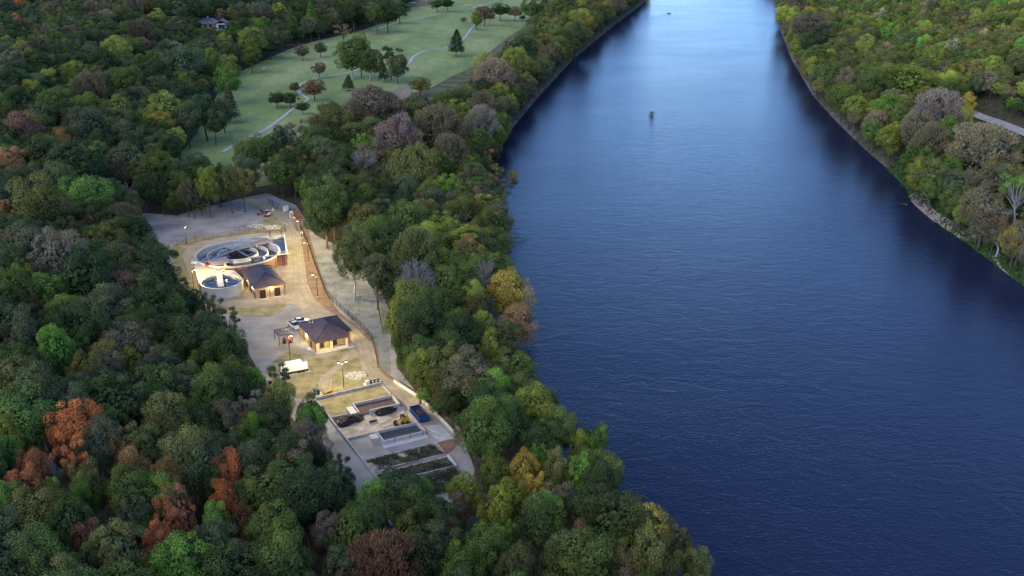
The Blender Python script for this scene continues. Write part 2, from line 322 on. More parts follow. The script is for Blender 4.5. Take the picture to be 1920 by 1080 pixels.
# ---------------------------------------------------------------- foliage material
def leaf_mat(name, instanced):
    m = bpy.data.materials.new(name); m.use_nodes = True; N = m.node_tree.nodes; L = m.node_tree.links; b = N['Principled BSDF']
    b.inputs['Roughness'].default_value = .75; b.inputs['Specular IOR Level'].default_value = .18
    if instanced:
        c = N.new('ShaderNodeAttribute'); c.attribute_type = 'INSTANCER'; c.attribute_name = 'tint'; col = c.outputs['Color']
    else:
        c = N.new('ShaderNodeObjectInfo'); col = c.outputs['Color']
    v = N.new('ShaderNodeAttribute'); v.attribute_name = 'var'
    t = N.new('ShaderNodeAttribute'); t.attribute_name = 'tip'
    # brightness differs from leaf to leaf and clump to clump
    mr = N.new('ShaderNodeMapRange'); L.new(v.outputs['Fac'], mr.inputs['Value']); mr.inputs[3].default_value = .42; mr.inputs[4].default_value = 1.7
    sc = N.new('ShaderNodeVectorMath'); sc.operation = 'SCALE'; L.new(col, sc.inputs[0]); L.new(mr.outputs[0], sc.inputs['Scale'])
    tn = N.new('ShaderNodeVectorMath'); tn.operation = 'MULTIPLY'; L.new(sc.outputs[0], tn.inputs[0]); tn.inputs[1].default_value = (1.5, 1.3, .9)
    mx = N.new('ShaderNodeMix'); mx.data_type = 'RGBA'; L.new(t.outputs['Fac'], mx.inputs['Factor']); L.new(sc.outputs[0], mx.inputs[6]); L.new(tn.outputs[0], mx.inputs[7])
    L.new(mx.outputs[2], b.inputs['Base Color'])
    return m
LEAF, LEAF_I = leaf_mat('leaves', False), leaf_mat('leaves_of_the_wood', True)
# ---------------------------------------------------------------- crown shapes (unit crown radius)
def leaf_quads(C, Nr, lw, ll, rng, up=None):
    n = len(C); Nr = Nr/np.linalg.norm(Nr, axis=1)[:, None]
    r = rng.normal(size=(n, 3)) if up is None else up+rng.normal(size=(n, 3))*.25
    a = np.cross(Nr, r); a /= np.linalg.norm(a, axis=1)[:, None]+1e-9; b = np.cross(Nr, a)
    lw = lw*rng.uniform(.6, 1.3, n)[:, None]; ll = ll*rng.uniform(.6, 1.4, n)[:, None]
    V = np.stack([C-b*ll, C+a*lw, C+b*ll, C-a*lw], 1).reshape(-1, 3)
    return V, np.arange(4*n).reshape(n, 4)
def sphere_dirs(n, rng, lo=-1):
    z = rng.uniform(lo, 1, n); t = rng.uniform(0, 2*math.pi, n); s = np.sqrt(1-z*z)
    return np.stack([s*np.cos(t), s*np.sin(t), z], 1)
def make_crown(kind, seed):
    rng = np.random.default_rng(seed); LV, LF, LVAR, LTIP, o = [], [], [], [], 0; limbs = []
    def push(V, F, var, tip):
        nonlocal o
        LV.append(V); LF.append(F+o); o += len(V); LVAR.append(np.repeat(var, 4)); LTIP.append(np.repeat(tip, 4))
    if kind in 'rmgl':       # broad crowns of many rounded clumps
        cz, sz, top = {'r': (1.75, 1.05, 2.8), 'm': (1.8, 1.1, 2.9), 'g': (1.7, 1.15, 2.85), 'l': (1.6, 1.3, 2.9)}[kind]
        nl = {'r': 46, 'm': 30, 'g': 62, 'l': 60}[kind]; D = sphere_dirs(nl, rng, -.75)
        # an uneven outline: a few broad bulges
        bl = sphere_dirs(4, rng, -.1)
        rad = .60+.30*np.max(D@bl.T, axis=1)+rng.uniform(-.1, .1, nl)
        Cn = D*rad[:, None]*[1, 1, sz]+[0, 0, cz]
        rr = rng.uniform(.17, .33, nl)*({'r': 1, 'm': 1.22, 'g': .85, 'l': .95}[kind])
        for i in range(nl):
            n = int(5600*rr[i]**2)+70; d = sphere_dirs(n, rng); out = D[i]*.8+[0, 0, .45]; keep = (d@out) > rng.uniform(-.55, .3, n); d = d[keep]; n = len(d)
            P = Cn[i]+d*rr[i]*rng.uniform(.72, 1.12, n)[:, None]*[1, 1, .85]
            cv = rng.uniform(.25, .75)
            V, F = leaf_quads(P, d+rng.normal(size=(n, 3))*.45, .0175, .0265, rng)
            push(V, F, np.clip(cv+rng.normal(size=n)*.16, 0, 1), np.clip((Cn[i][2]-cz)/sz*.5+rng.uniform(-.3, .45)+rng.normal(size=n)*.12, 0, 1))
            if i % 3 == 0: limbs.append(Cn[i])
        # inner leaves fill the crown loosely
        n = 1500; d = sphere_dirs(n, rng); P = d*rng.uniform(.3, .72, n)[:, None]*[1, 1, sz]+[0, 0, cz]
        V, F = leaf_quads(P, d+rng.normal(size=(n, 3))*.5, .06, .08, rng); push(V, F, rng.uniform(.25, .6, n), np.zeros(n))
    elif kind in 'fw':      # feathery crowns of fine upright (f) or hanging (w) sprays
        cz, sz, top = 1.7, 1.15, 2.85; nl = 70; D = sphere_dirs(nl, rng, -.5); bl = sphere_dirs(5, rng, 0)
        rad = .72+.2*np.max(D@bl.T, axis=1)+rng.uniform(-.12, .05, nl); Cn = D*rad[:, None]*[1, 1, sz]+[0, 0, cz]
        for i in range(nl):
            n = 210; d = sphere_dirs(n, rng); d = d[(d@D[i]) > -.5]; n = len(d); r0 = rng.uniform(.14, .26)
            P = Cn[i]+d*r0*rng.uniform(.3, 1.15, n)[:, None]*([1, 1, 1.3] if kind == 'w' else [1, 1, 1])
            up = np.array([0, 0, 1.0]) if kind == 'w' else D[i]*.8+np.array([0, 0, .9])
            Nn = np.cross(np.tile(up, (n, 1))+rng.normal(size=(n, 3))*.3, rng.normal(size=(n, 3)))
            Nn = Nn+D[i]*.4
            u = up+rng.normal(size=(n, 3))*.35; a = np.cross(u, Nn); a /= np.linalg.norm(a, axis=1)[:, None]; u /= np.linalg.norm(u, axis=1)[:, None]
            lw = rng.uniform(.009, .018, n)[:, None]; ll = rng.uniform(.04, .085, n)[:, None]
            V = np.stack([P-u*ll, P+a*lw, P+u*ll, P-a*lw], 1).reshape(-1, 3)
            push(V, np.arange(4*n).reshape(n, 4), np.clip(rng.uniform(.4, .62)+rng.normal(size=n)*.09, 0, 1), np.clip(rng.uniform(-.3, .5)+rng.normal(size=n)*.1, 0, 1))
            if i % 3 == 0: limbs.append(Cn[i])
        n = 1700; d = sphere_dirs(n, rng, -.8); P = d*rng.uniform(.3, .75, n)[:, None]*[1, 1, sz]+[0, 0, cz]
        V, F = leaf_quads(P, d+rng.normal(size=(n, 3))*.5, .04, .07, rng); push(V, F, rng.uniform(.1, .5, n), np.zeros(n))
    elif kind == 's':       # sparse crowns: separate leafy boughs with sky and limbs between
        cz, sz, top = 1.8, 1.05, 2.8; nl = 24; D = sphere_dirs(nl, rng, -.6); rad = rng.uniform(.55, 1.0, nl); Cn = D*rad[:, None]*[1, 1, sz]+[0, 0, cz]
        for i in range(nl):
            n = 260; d = sphere_dirs(n, rng); r0 = rng.uniform(.14, .27); P = Cn[i]+d*r0*rng.uniform(.2, 1.1, n)[:, None]*[1, 1, .7]
            V, F = leaf_quads(P, d+[0, 0, .4]+rng.normal(size=(n, 3))*.5, .022, .034, rng)
            push(V, F, np.clip(rng.uniform(.3, .75)+rng.normal(size=n)*.16, 0, 1), np.clip(rng.uniform(-.3, .7)+rng.normal(size=n)*.1, 0, 1)); limbs.append(Cn[i])
    elif kind == 'b':       # bare crowns: limbs and fine twigs
        cz, sz, top = 1.8, 1.0, 2.8; nl = 26; D = sphere_dirs(nl, rng, -.25); Cn = D*rng.uniform(.7, 1.0, nl)[:, None]*[1, 1, sz]+[0, 0, cz]
        for i in range(nl):
            n = 110; P = Cn[i]-D[i]*rng.uniform(-.12, .45, n)[:, None]+rng.normal(size=(n, 3))*.09
            u = D[i]+[0, 0, .5]+rng.normal(size=(n, 3))*.55; u /= np.linalg.norm(u, axis=1)[:, None]; a = np.cross(u, rng.normal(size=(n, 3))); a /= np.linalg.norm(a, axis=1)[:, None]
            lw, ll = .006, rng.uniform(.06, .13, n)[:, None]
            V = np.stack([P-u*ll, P+a*lw, P+u*ll, P-a*lw], 1).reshape(-1, 3); push(V, np.arange(4*n).reshape(n, 4), rng.uniform(.3, .9, n), np.zeros(n)); limbs.append(Cn[i])
    elif kind == 'c':       # conifers: whorls of drooping boughs narrowing to the top
        top = 3.3; z0 = .75
        for k in range(120):
            f = (k+.5)/120; z = z0+(top-z0)*f; r = (1-f)**.8*rng.uniform(.72, 1.05)+.05; t = k*2.4+rng.uniform(-.3, .3); n = int(70+110*(1-f))
            s = rng.uniform(.15, 1, n)**.6; P = np.stack([np.cos(t)*r*s, np.sin(t)*r*s, z-.16*r*s*s], 1)+rng.normal(size=(n, 3))*[.06, .06, .04]*(.4+r)
            V, F = leaf_quads(P, np.tile([math.cos(t)*.4, math.sin(t)*.4, 1], (n, 1))+rng.normal(size=(n, 3))*.5, .018, .045, rng)
            push(V, F, np.clip(rng.uniform(.3, .65)+rng.normal(size=n)*.15, 0, 1), np.clip(s*.4-.1, 0, 1))
    V = np.concatenate(LV); F = np.concatenate(LF); return V, F, np.concatenate(LVAR), np.concatenate(LTIP), limbs, top
def make_trunk(limbs, kind, top, seed):
    rnd = random.Random(seed); b = MB(); wob = lambda s: rnd.uniform(-s, s)
    r0 = {'s': .05, 'b': .05, 'c': .04}.get(kind, .055)
    if kind == 'c': b.tube((0, 0, -.15), (0, 0, top*.5), r0, r0*.6).tube((0, 0, top*.5), (0, 0, top*.96), r0*.6, .01); return b
    n1 = np.array([wob(.05), wob(.05), .62]); n2 = n1+[wob(.07), wob(.07), .42]; n3 = n2+[wob(.1), wob(.1), .6]
    b.tube((0, 0, -.15), n1, r0*1.25, r0*.85, 8).tube(n1, n2, r0*.85, r0*.7, 8).tube(n2, n3, r0*.65, r0*.3, 6)
    for c in limbs[:26]:
        c = np.array(c, float); s = n1*.2+n2*.8 if c[2] < 1.7 else (n2*.6+n3*.4 if rnd.random() < .6 else n2)
        mid = s*.45+c*.55+[wob(.06), wob(.06), .02+wob(.05)]; r = r0*(.42 if kind in 'sb' else .34)
        b.tube(s, mid, r, r*.55, 5).tube(mid, c, r*.55, r*.12, 4)
        if kind in 'sb':
            for _ in range(3 if kind == 'b' else 1):
                e = c+[wob(.26), wob(.26), wob(.2)+.06]; m2 = mid*.5+c*.5; b.tube(m2, e, r*.3, r*.06, 3)
    return b
SPEC = [('l', 21), ('l', 22), ('r', 31), ('r', 32), ('m', 33), ('g', 34), ('r', 1), ('r', 2), ('r', 3), ('r', 4), ('m', 5), ('m', 6), ('g', 7), ('g', 8), ('f', 9), ('f', 10), ('w', 11), ('s', 12), ('s', 13), ('b', 14), ('b', 15), ('c', 16), ('c', 17)]
VARS = {}
for k, sd in SPEC:
    V, F, va, ti, limbs, top = make_crown(k, sd*101)
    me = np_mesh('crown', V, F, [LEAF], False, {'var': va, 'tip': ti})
    tb = make_trunk(limbs, k, top, sd*7)
    t = bpy.data.meshes.new('trunk'); t.from_pydata(tb.v, [], tb.f); t.materials.append(M['bark']); t.update()
    tp = t.copy(); tp.materials.clear(); tp.materials.append(M['palebark'])
    VARS.setdefault(k, []).append(dict(crown=me, trunk=t, pale=tp, top=top, raw=(V, F, va, ti), traw=tb))
# ---------------------------------------------------------------- colours: albedo and words
CLR = {'d': ((0.046, 0.073, 0.024), 'dark green'), 'g': ((0.082, 0.122, 0.028), 'mid green'), 'b': ((0.082, 0.104, 0.046), 'grey-green'), 'o': ((0.124, 0.130, 0.039), 'olive'),
       'y': ((0.182, 0.221, 0.039), 'yellow-green'), 'Y': ((0.273, 0.221, 0.039), 'golden yellow'), 'G': ((0.111, 0.215, 0.036), 'bright green'), 'r': ((0.42, 0.155, 0.06), 'rust-red'),
       'O': ((0.28, 0.165, 0.065), 'orange-brown'), 'n': ((0.137, 0.117, 0.068), 'dull brown'), 'p': ((0.155, 0.135, 0.085), 'grey-purple'), 'P': ((0.225, 0.17, 0.118), 'pinkish brown'),
       'k': ((0.215, 0.19, 0.155), 'bare grey'), 'T': ((0.235, 0.205, 0.13), 'pale tan'), 'B': ((0.17, 0.095, 0.05), 'reddish brown')}
# x y width colour [kind letters and flags; base y]   (pixels of the 1920 x 1080 photograph)
TREES = """
10,15,35,b;38,8,24,r;62,28,34,b;92,20,28,n;118,15,34,p;146,22,34,d;175,20,34,p,f;200,28,20,O;205,55,30,g;245,12,36,p,f;275,8,28,o;305,15,36,d;335,20,34,b;370,12,36,d;410,8,34,d;445,10,30,d
12,85,28,y;30,42,26,r;35,78,14,r;65,52,34,b;100,48,36,g;135,52,36,b;165,58,34,g;238,60,36,g;265,60,46,n,f;290,33,32,y;330,50,36,b;355,45,30,d;18,118,44,p;80,90,36,b;118,98,40,d;150,75,36,b;185,72,34,b;212,88,46,y
235,155,60,g;140,138,40,y;90,150,36,y;60,170,34,y;20,150,44,d;165,168,60,p;40,190,50,d;100,195,60,g;118,172,20,k,b;135,198,26,k,b;175,205,50,g;222,208,56,y;270,222,46,y;312,200,60,y;300,232,46,Y;335,258,38,y;340,172,60,d;342,153,28,y;350,222,54,b;383,205,60,d;400,225,44,d
38,240,60,B;110,262,40,O;155,235,72,b;232,250,62,b;350,115,72,b;392,110,38,y;430,125,42,y;420,150,46,G;425,185,44,b,c;418,205,40,b;330,95,30,k,f;315,120,46,b;290,140,50,d;190,120,50,d;230,112,42,g;255,100,34,d
470,75,52,y,m;474,110,36,g,,138;508,85,48,d,,112;490,50,36,G;435,55,32,g;456,52,26,d;424,78,30,y;471,18,26,y;495,24,40,p,f;523,20,28,y;550,45,34,g,c,80;585,36,36,G,c,70;613,42,36,b,c,60;634,8,14,Y;662,20,50,d;568,96,24,p,g,114;602,90,24,p,g,108;645,60,30,n,s,88;600,129,26,n,P,148;556,163,22,o,,178;590,176,42,B,g,190;653,155,26,d,c,171;520,186,32,d,g,203;545,188,30,d,g,203;568,201,26,d,g,215
661,105,60,g,lP,150;694,115,52,g,lP,152;678,100,40,g,l,146;733,108,44,d,s,150;746,126,42,b,lP,158;722,132,24,d,c,155;787,162,40,o,g,181;855,80,36,d,cg,107;708,28,36,g,t,63;728,25,40,d,tP,62;750,20,36,d,,45;820,8,26,d,,24;840,6,26,d,,22;908,27,36,p,fP,50;895,32,22,y;938,20,34,d,,40;965,26,28,T,,40;980,36,12,d,,40;893,48,18,y,s,56;870,41,12,B,g,44
1000,14,40,g;1022,8,34,b;1042,16,44,g;1065,6,26,n,f;1088,12,24,y,P;1096,30,30,y;1122,18,30,o;1138,12,24,Y;1162,12,36,n;1185,4,34,g;1025,50,42,o;1055,42,32,g;1085,36,42,y;1100,46,30,Y;1080,64,60,b,f;1118,50,36,b;1020,76,26,r;1025,104,34,n;1048,86,30,g;985,88,50,d;970,108,46,y;945,118,40,y;912,122,50,y;928,142,74,P,f;985,128,44,g;976,152,42,g;993,152,30,o;903,168,42,b,f;955,192,56,g;905,200,60,n,f;900,232,72,T,f
885,205,40,G;940,232,46,g;860,215,36,g;705,198,104,p,f;622,226,76,o,f;745,255,92,P,f;818,240,96,n,f;845,285,72,p,f;778,312,90,o,w;681,310,58,k,b,358;680,276,44,G;590,262,60,g;560,250,60,p,s;530,265,60,b;500,280,50,g,,330;470,290,56,g;640,300,52,d;632,335,46,b;920,285,50,d;895,262,44,g;930,255,36,y;610,345,40,d
613,392,86,g,l,466;574,352,28,G;684,380,52,g;722,366,52,d;760,385,50,d;838,352,52,G;805,372,44,g;845,378,36,k,b;885,340,48,p,f;882,310,32,y;862,300,36,d;908,312,40,d;950,305,40,O,s;945,345,56,o,s;918,350,44,n;968,372,40,n,s;988,388,34,o,s;926,385,44,o
688,412,60,o;725,420,50,g;765,412,72,g;812,400,40,Y;838,438,52,y;868,450,44,g;872,385,40,o;905,372,50,n;862,420,34,k,b;922,418,42,Y;905,452,44,k,b;935,452,50,Y;880,472,60,O;938,490,62,Y;972,512,34,y,s;665,478,72,o,tP,563;775,478,108,o,f;705,512,66,b;735,500,50,g;782,524,70,k,b;850,500,60,g;825,465,50,g
838,532,58,g;765,557,72,y;838,580,68,g;742,595,46,y;785,604,88,d;885,560,46,y;872,605,24,O;905,520,60,k,b;958,550,80,Y;978,612,70,O;1002,588,30,y,s;905,612,42,y;858,626,80,d;918,652,54,y;835,680,80,o;785,690,56,y;895,692,50,n;757,660,32,g;742,610,24,n;745,640,24,g;940,680,40,o,s
847,758,46,d,l,800;800,738,36,G,g,756;822,762,34,g,g,779;925,738,62,G;975,738,60,g;902,808,108,g;955,795,86,g;1022,762,62,g;1050,805,72,g;1115,840,60,G;1098,885,60,G;1145,872,44,y;1130,905,70,d;1105,955,86,d;985,882,58,Y;1012,862,40,G;930,878,38,G;1002,918,60,Y;952,935,62,y;925,960,70,y;1030,965,80,G;868,918,60,y;858,955,52,n;800,925,52,G;775,965,80,d;820,985,80,d;905,1030,90,g;860,1065,80,g;955,1010,44,G;1040,1045,80,b;965,1065,80,b;1100,1025,66,B;1215,990,80,Y;1268,1020,70,o;1172,985,34,o,s;1235,1050,100,o;1165,1050,60,o;1300,1065,60,o
718,1060,128,B,f;700,990,80,d;745,1008,22,y;698,935,70,G;650,1000,90,g;640,1060,90,b;780,1060,90,d
30,770,50,O,s;128,800,88,r;128,850,66,r,s;106,892,36,k,b;30,815,60,y;15,855,60,G;52,880,56,r;48,920,72,r;60,745,80,b;120,765,80,b;182,835,72,b;212,855,40,O;237,850,60,B;248,888,60,O;210,800,70,g;300,788,80,o;322,835,54,o;316,900,66,O;352,868,96,b;425,850,60,b;468,878,70,b;425,790,70,n;475,815,50,G;470,770,60,k,s;535,850,106,d;576,826,72,n;600,862,54,d;646,912,50,d;170,910,80,o;112,925,52,y;155,935,52,G;75,955,28,r;45,970,90,o;230,920,88,g;290,925,70,b
330,960,86,r;430,935,64,r;455,985,50,B;272,978,48,G;395,985,58,G;578,945,116,d;505,1000,110,g;598,1000,70,n;348,1062,96,G,m;452,1052,50,r;150,1015,60,B;240,1005,40,r;292,1018,52,r;200,1040,105,o;402,1035,88,b;115,990,84,g;245,965,70,b;60,1040,105,g;130,1070,80,d;20,1070,60,y;272,1075,50,O;10,1000,70,b;530,1060,100,g;390,910,50,d
25,305,56,O;70,290,76,d;140,305,100,d;95,345,78,b;215,325,56,p,f;162,362,90,G;72,378,112,o;55,338,50,n,f;15,345,40,P,f;12,400,56,O;88,400,44,g;240,300,70,b;272,320,60,g;300,310,50,g;245,355,70,g,sP,392;320,320,50,g;360,312,50,b;395,348,40,y,,408;380,388,28,y,s,405;436,345,40,o,,400;460,345,44,o,,398;330,372,36,g,tP,405;308,350,34,d,tP,406;354,365,34,b,tP,408;365,360,30,n,tP,410;275,355,40,d,tP,400
232,412,54,n,f;87,430,28,G;166,428,30,B;132,438,52,b;35,458,80,b;125,475,108,n;197,448,32,O;245,442,70,d;225,485,70,o;278,472,70,d;303,500,88,d;283,550,92,d;328,545,52,d,s;150,515,108,d;30,500,60,d;36,522,44,y;85,545,66,G;25,565,60,d;222,545,66,B;205,575,70,b;252,608,68,g;308,575,60,y;350,566,60,d;398,574,50,n,s;425,600,44,b,s;370,635,90,d;430,655,90,d;22,625,78,b;55,578,44,B;85,585,24,y;110,620,76,d;160,620,80,d;215,640,46,k,f;112,655,62,G,t;165,695,56,o;205,690,60,n;248,682,52,y;295,645,26,y;300,685,52,n;288,722,88,g;205,732,42,G;225,748,24,k,b;360,705,50,y;395,742,84,g;435,718,66,g;468,720,44,G;370,688,32,g
70,735,106,b;12,712,34,B;18,755,50,o;145,745,70,b;515,710,48,b,s;520,750,56,y;580,772,50,g;590,795,60,G;540,868,90,n;634,872,46,d,s;612,925,100,d;345,790,60,g;380,800,60,d;330,650,50,d;345,610,50,d;60,430,50,d;190,400,50,d;180,265,50,d;75,215,50,b;10,215,44,d
1475,28,44,y;1472,8,36,o;1492,8,40,n;1515,10,26,y;1516,26,26,Y;1518,48,62,p;1535,76,58,d;1555,58,30,d;1472,76,18,y;1486,98,34,y;1507,113,20,n;1482,115,28,g;1515,132,30,y;1540,105,50,g;1570,90,44,o;1590,120,50,o;1625,90,50,y;1560,140,50,g;1590,152,50,n;1615,135,44,g;1540,160,34,o;1570,185,50,g;1600,205,46,y;1545,185,26,o;1585,225,28,n;1640,160,60,g;1705,152,84,y;1655,200,50,G;1690,225,50,g;1640,230,44,n;1665,262,46,y;1625,250,36,g;1757,206,86,P,f;1768,245,52,G;1722,238,66,T,f;1745,268,70,n,f;1845,276,118,T,f;1785,318,48,G;1722,330,60,y;1700,300,50,g;1690,335,40,o;1750,330,50,b;1800,350,52,b;1850,340,70,n;1842,388,82,n;1900,362,66,G,sP,432;1755,395,44,n;1785,408,24,y;1820,410,50,o;1867,440,60,n,sP,482;1912,440,54,n;1790,375,50,g;1905,300,60,g;1815,188,24,Y;1785,170,44,g;1812,215,24,y;1740,300,44,g;1680,120,44,o;1670,185,40,n;1775,430,30,o;1840,440,40,n;1905,480,40,n;1730,360,36,g
"""
def parse():
    out = []
    for part in TREES.replace('\n', ';').split(';'):
        if not part.strip(): continue
        a = (part.strip()+',,').split(','); out.append((float(a[0]), float(a[1]), float(a[2]), a[3], a[4], float(a[5]) if a[5] else None))
    return out
rnd = random.Random(5)
TR = []          # dicts: x y z r H col kind pale px py w src
for (px, py, w, c, fl, by) in parse():
    pale = 'P' in fl; k = next((q for q in fl if q in 'rmgfwsbcl'), None); tall = 't' in fl
    zr = {'b': 2.8, 'c': 3.3}.get(k, 2.8)
    if by:
        g = hit(px, by); d = ray(px, py); t = math.hypot(g[0], g[1])/math.hypot(d[0], d[1]); zt = CAM_H+d[2]*t
        dist = math.dist(g, (0, 0, CAM_H)); r = w/2/(FPX/dist); H = (zt-g[2])/({'c': .52, 'l': .56}.get(k, .60)); H = max(H, 1.9*r)
    else:
        zc = 9.0
        for _ in range(4):
            g = hit(px, py, zc)
            if g is None: break
            dist = math.dist(g, (0, 0, CAM_H)); r = w/2/(FPX/dist); H = min(28, r*1.9+7.5)*(1.25 if tall else 1); zc = H*.66
        if g is None: continue
        g = np.array([g[0], g[1], g[2]-zc])
    lean = 0.0; rv = sdist(g[:2], RIVER)[0]
    if rv < 2 and px < 1400:      # rooted on the bank, leaning out over the water
        x0 = g[0]
        while sdist(g[:2], RIVER)[0] < 2: g[0] -= .5
        lean = min(.75, math.atan2(x0-g[0], .66*H))
    elif rv < 3:
        while sdist(g[:2], RIVER)[0] < 3: g[0] += .5
    g[2] = hgt(g[:2])[0]
    if k is None:
        k = rnd.choice('rrrrmmgg' if c not in 'pPkT' else 'ff')
    TR.append(dict(x=g[0], y=g[1], z=g[2], r=r*(1.04 if by else .99), H=H, c=c, k=k, pale=pale or k == 'b', px=px, py=py, w=w, src=1, lean=lean))
# ---------------------------------------------------------------- fill: a jittered grid of trees where the photograph shows woodland
CLEAR = [[G(*p) for p in q] for q in (
    [(330,300),(360,262),(395,205),(425,150),(500,112),(560,86),(640,66),(700,50),(765,20),(800,-8),(1130,-8),(1100,5),(1035,35),(1003,60),(965,98),(935,130),(905,168),(870,200),(830,222),(740,242),(610,262),(580,300),(545,330),(480,352),(430,365),(340,365)],
    [(228,402),(300,398),(400,398),(455,380),(480,372),(560,390),(600,470),(650,500),(700,560),(722,640),(725,700),(800,760),(858,805),(885,880),(870,940),(780,985),(705,1010),(645,1000),(592,930),(530,845),(462,705),(430,620),(375,640),(300,590),(285,520),(290,455)])]
ROADR = [tuple(hit(*p)[:2]) for p in [(1532,-14),(1540,8),(1548,28)]]
ROADR2 = [tuple(hit(*p)[:2]) for p in [(1815,208),(1845,224),(1880,236),(1925,254),(1975,275)]]
def seg_d(P, line):
    d = np.full(len(P), 1e9)
    for a, b in zip(line[:-1], line[1:]):
        a = np.array(a); b = np.array(b); t = np.clip(((P-a)@(b-a))/((b-a)**2).sum(), 0, 1); d = np.minimum(d, np.linalg.norm(P-(a+t[:, None]*(b-a)), axis=1))
    return d
pts = []
y = 105.0
while y < 1750:
    s = 8.0 if y < 700 else 9.5
    x = -.62*y-60
    while x < .62*y+60:
        pts.append((x+rnd.uniform(-.38, .38)*s, y+rnd.uniform(-.38, .38)*s)); x += s
    y += s*.92
P = np.array(pts); z = hgt(P); rdv = sdist(P, RIVER); ok = rdv > 3.0
for c in CLEAR: ok &= sdist(P, c) > 2.5
ok &= (seg_d(P, ROADR) > 7) & (seg_d(P, ROADR2) > 7)
HX, HY, _ = hit(398, 52)
ok &= np.hypot(P[:, 0]-HX, P[:, 1]-HY+30) > 44
ok &= np.hypot(P[:, 0]-hit(270, 125)[0], P[:, 1]-hit(270, 125)[1]) > 9
onright = P[:, 0] > np.interp(P[:, 1], [200, 300, 500, 1300], [60, 80, 160, 240])
ok &= ~(onright & (rdv < np.where(P[:, 1] < 440, 16, 3.5))) & ~((P[:, 0] > 100) & (seg_d(P, [(a[0]-4, a[1]-9) for a in ROADR2]) < 10))
T0 = np.array([(t['x'], t['y'], t['r']) for t in TR])
def region_col(px, py, rt, hill, rd_):
    if rt: return rnd.choices('oygnbGdT', [30, 14, 24, 10, 14, 5, 4, 2])[0]
    if rd_ < 30 and px > 650: return rnd.choices('goydbn', [30, 20, 10, 26, 8, 6])[0]
    if py > 760: return rnd.choices('dgbonyrOG', [30, 28, 22, 12, 3, 2, 1, 1, 4])[0]
    return rnd.choices('dbgonp', [38, 28, 20, 8, 3, 3])[0]
for i in np.nonzero(ok)[0]:
    x, y = P[i]; r = 3.4+4.0*rnd.random()**1.3; H = 9.5+r*1.15+rnd.uniform(-1, 2.5)
    if onright[i] and P[i][0] > 120 and 0 < seg_d(P[i:i+1], [(a[0]-25*0, a[1]-35) for a in ROADR2])[0] < 36: H = min(H, 9); r = min(r, 4.5)
    u, v, f = proj(x, y, z[i]+H*.66)
    if not (-90 < u < 2010 and -60 < v < 1230) or f < 60: continue
    dd = np.hypot(T0[:, 0]-x, T0[:, 1]-y)
    if (dd < (.62*T0[:, 2]+.36*r)).any(): continue
    c = region_col(u, v, onright[i], 0, rdv[i]); k = rnd.choice('rrrmmggg') if c not in 'pP' else 'f'
    # keep the fill below the trees that were measured in the photograph
    TR.append(dict(x=x, y=y, z=z[i], r=r, H=H*(.9 if dd.min() < 14 else 1), c=c, k=k, pale=False, px=u, py=v, w=2*r*FPX/f, src=0))
import time as _t
print('trees', len(TR), 'annotated', sum(t['src'] for t in TR))
def in_frame(t):
    return -t['w']*.35 < t['px'] < 1920+t['w']*.35 and -t['w']*.3 < t['py'] < 1080+t['w']*.45
for t in TR: t['score'] = (t['w']*(1.35 if t['src'] else .62) if in_frame(t) else 0)
order = sorted(TR, key=lambda t: -t['score']); IND = [t for t in order if t['score'] > 0][:300]; ids = {id(t) for t in IND}; MASS = [t for t in TR if id(t) not in ids]
MASS = [t for t in MASS if t['px'] > -80]
# ---------------------------------------------------------------- labels for single trees
LMK = [((445,475),'the large round tank'),((415,527),'the small round tank'),((500,530),'the roofed brick pump house'),((610,625),'the building with the columned porch'),((546,625),'the small open shelter'),
 ((553,693),'the white trailer'),((520,383),'the grey shipping container'),((548,402),'the white portable toilet'),((645,705),'the double lamp post'),((700,762),'the upper walled bed'),((748,812),'the lower walled bed'),
 ((787,783),'the blue dumpster'),((650,790),'the black sludge heap'),((770,870),'the planted beds'),((800,760),'the low white wall'),((845,815),'the end of the white wall'),((350,440),'the lone lamp at the fence'),((712,590),'the leaning pole'),
 ((640,560),'the long chain fence'),((395,42),'the grey-roofed house'),((495,130),'the white board on the lawn'),((427,280),'the near end of the cart path'),((560,180),'the bend of the cart path'),((845,88),'the far stretch of cart path'),
 ((745,175),'the bare sandy patch'),((552,80),'the red soil patch'),((950,90),'the brown scrub strip'),((1222,212),'the snag in the river'),((1257,24),'the boat'),((1540,12),'the far right-bank road'),((1870,235),'the right-bank road'),
 ((1715,385),'the stony bank path'),((1890,500),'the grassy right shore'),((975,460),'the tree shadow on the water'),((985,690),'the dark bay in the river'),((700,990),'the gravel track end'),
 ((0,0),'the top left corner'),((0,1080),'the bottom left corner'),((1920,0),'the top right corner'),((0,540),'the middle of the left edge'),((0,270),'the upper left edge'),((0,810),'the lower left edge'),((480,1080),'the left part of the bottom edge'),
 ((900,1080),'the middle of the bottom edge'),((1300,1080),'the river end of the bottom edge'),((240,0),'the left part of the top edge'),((700,0),'the middle of the top edge'),((1090,0),'the top edge near the river'),((1920,330),'the upper right edge'),((1700,0),'the top edge right of the river'),((240,540),'the middle of the left wood'),((240,810),'the lower left wood'),((240,270),'the upper left wood')]
KW = {'r': 'round-crowned', 'm': 'lumpy', 'g': 'dense', 'l': 'full-crowned', 'f': 'feathery', 'w': 'drooping', 's': 'thin-crowned', 'b': 'leafless', 'c': 'cone-shaped'}
NM = {'r': 'broadleaf_tree', 'm': 'broadleaf_tree', 'g': 'broadleaf_tree', 'l': 'broadleaf_tree', 's': 'open_crowned_tree', 'f': 'feathery_tree', 'w': 'weeping_tree', 'b': 'bare_tree', 'c': 'conifer_tree'}
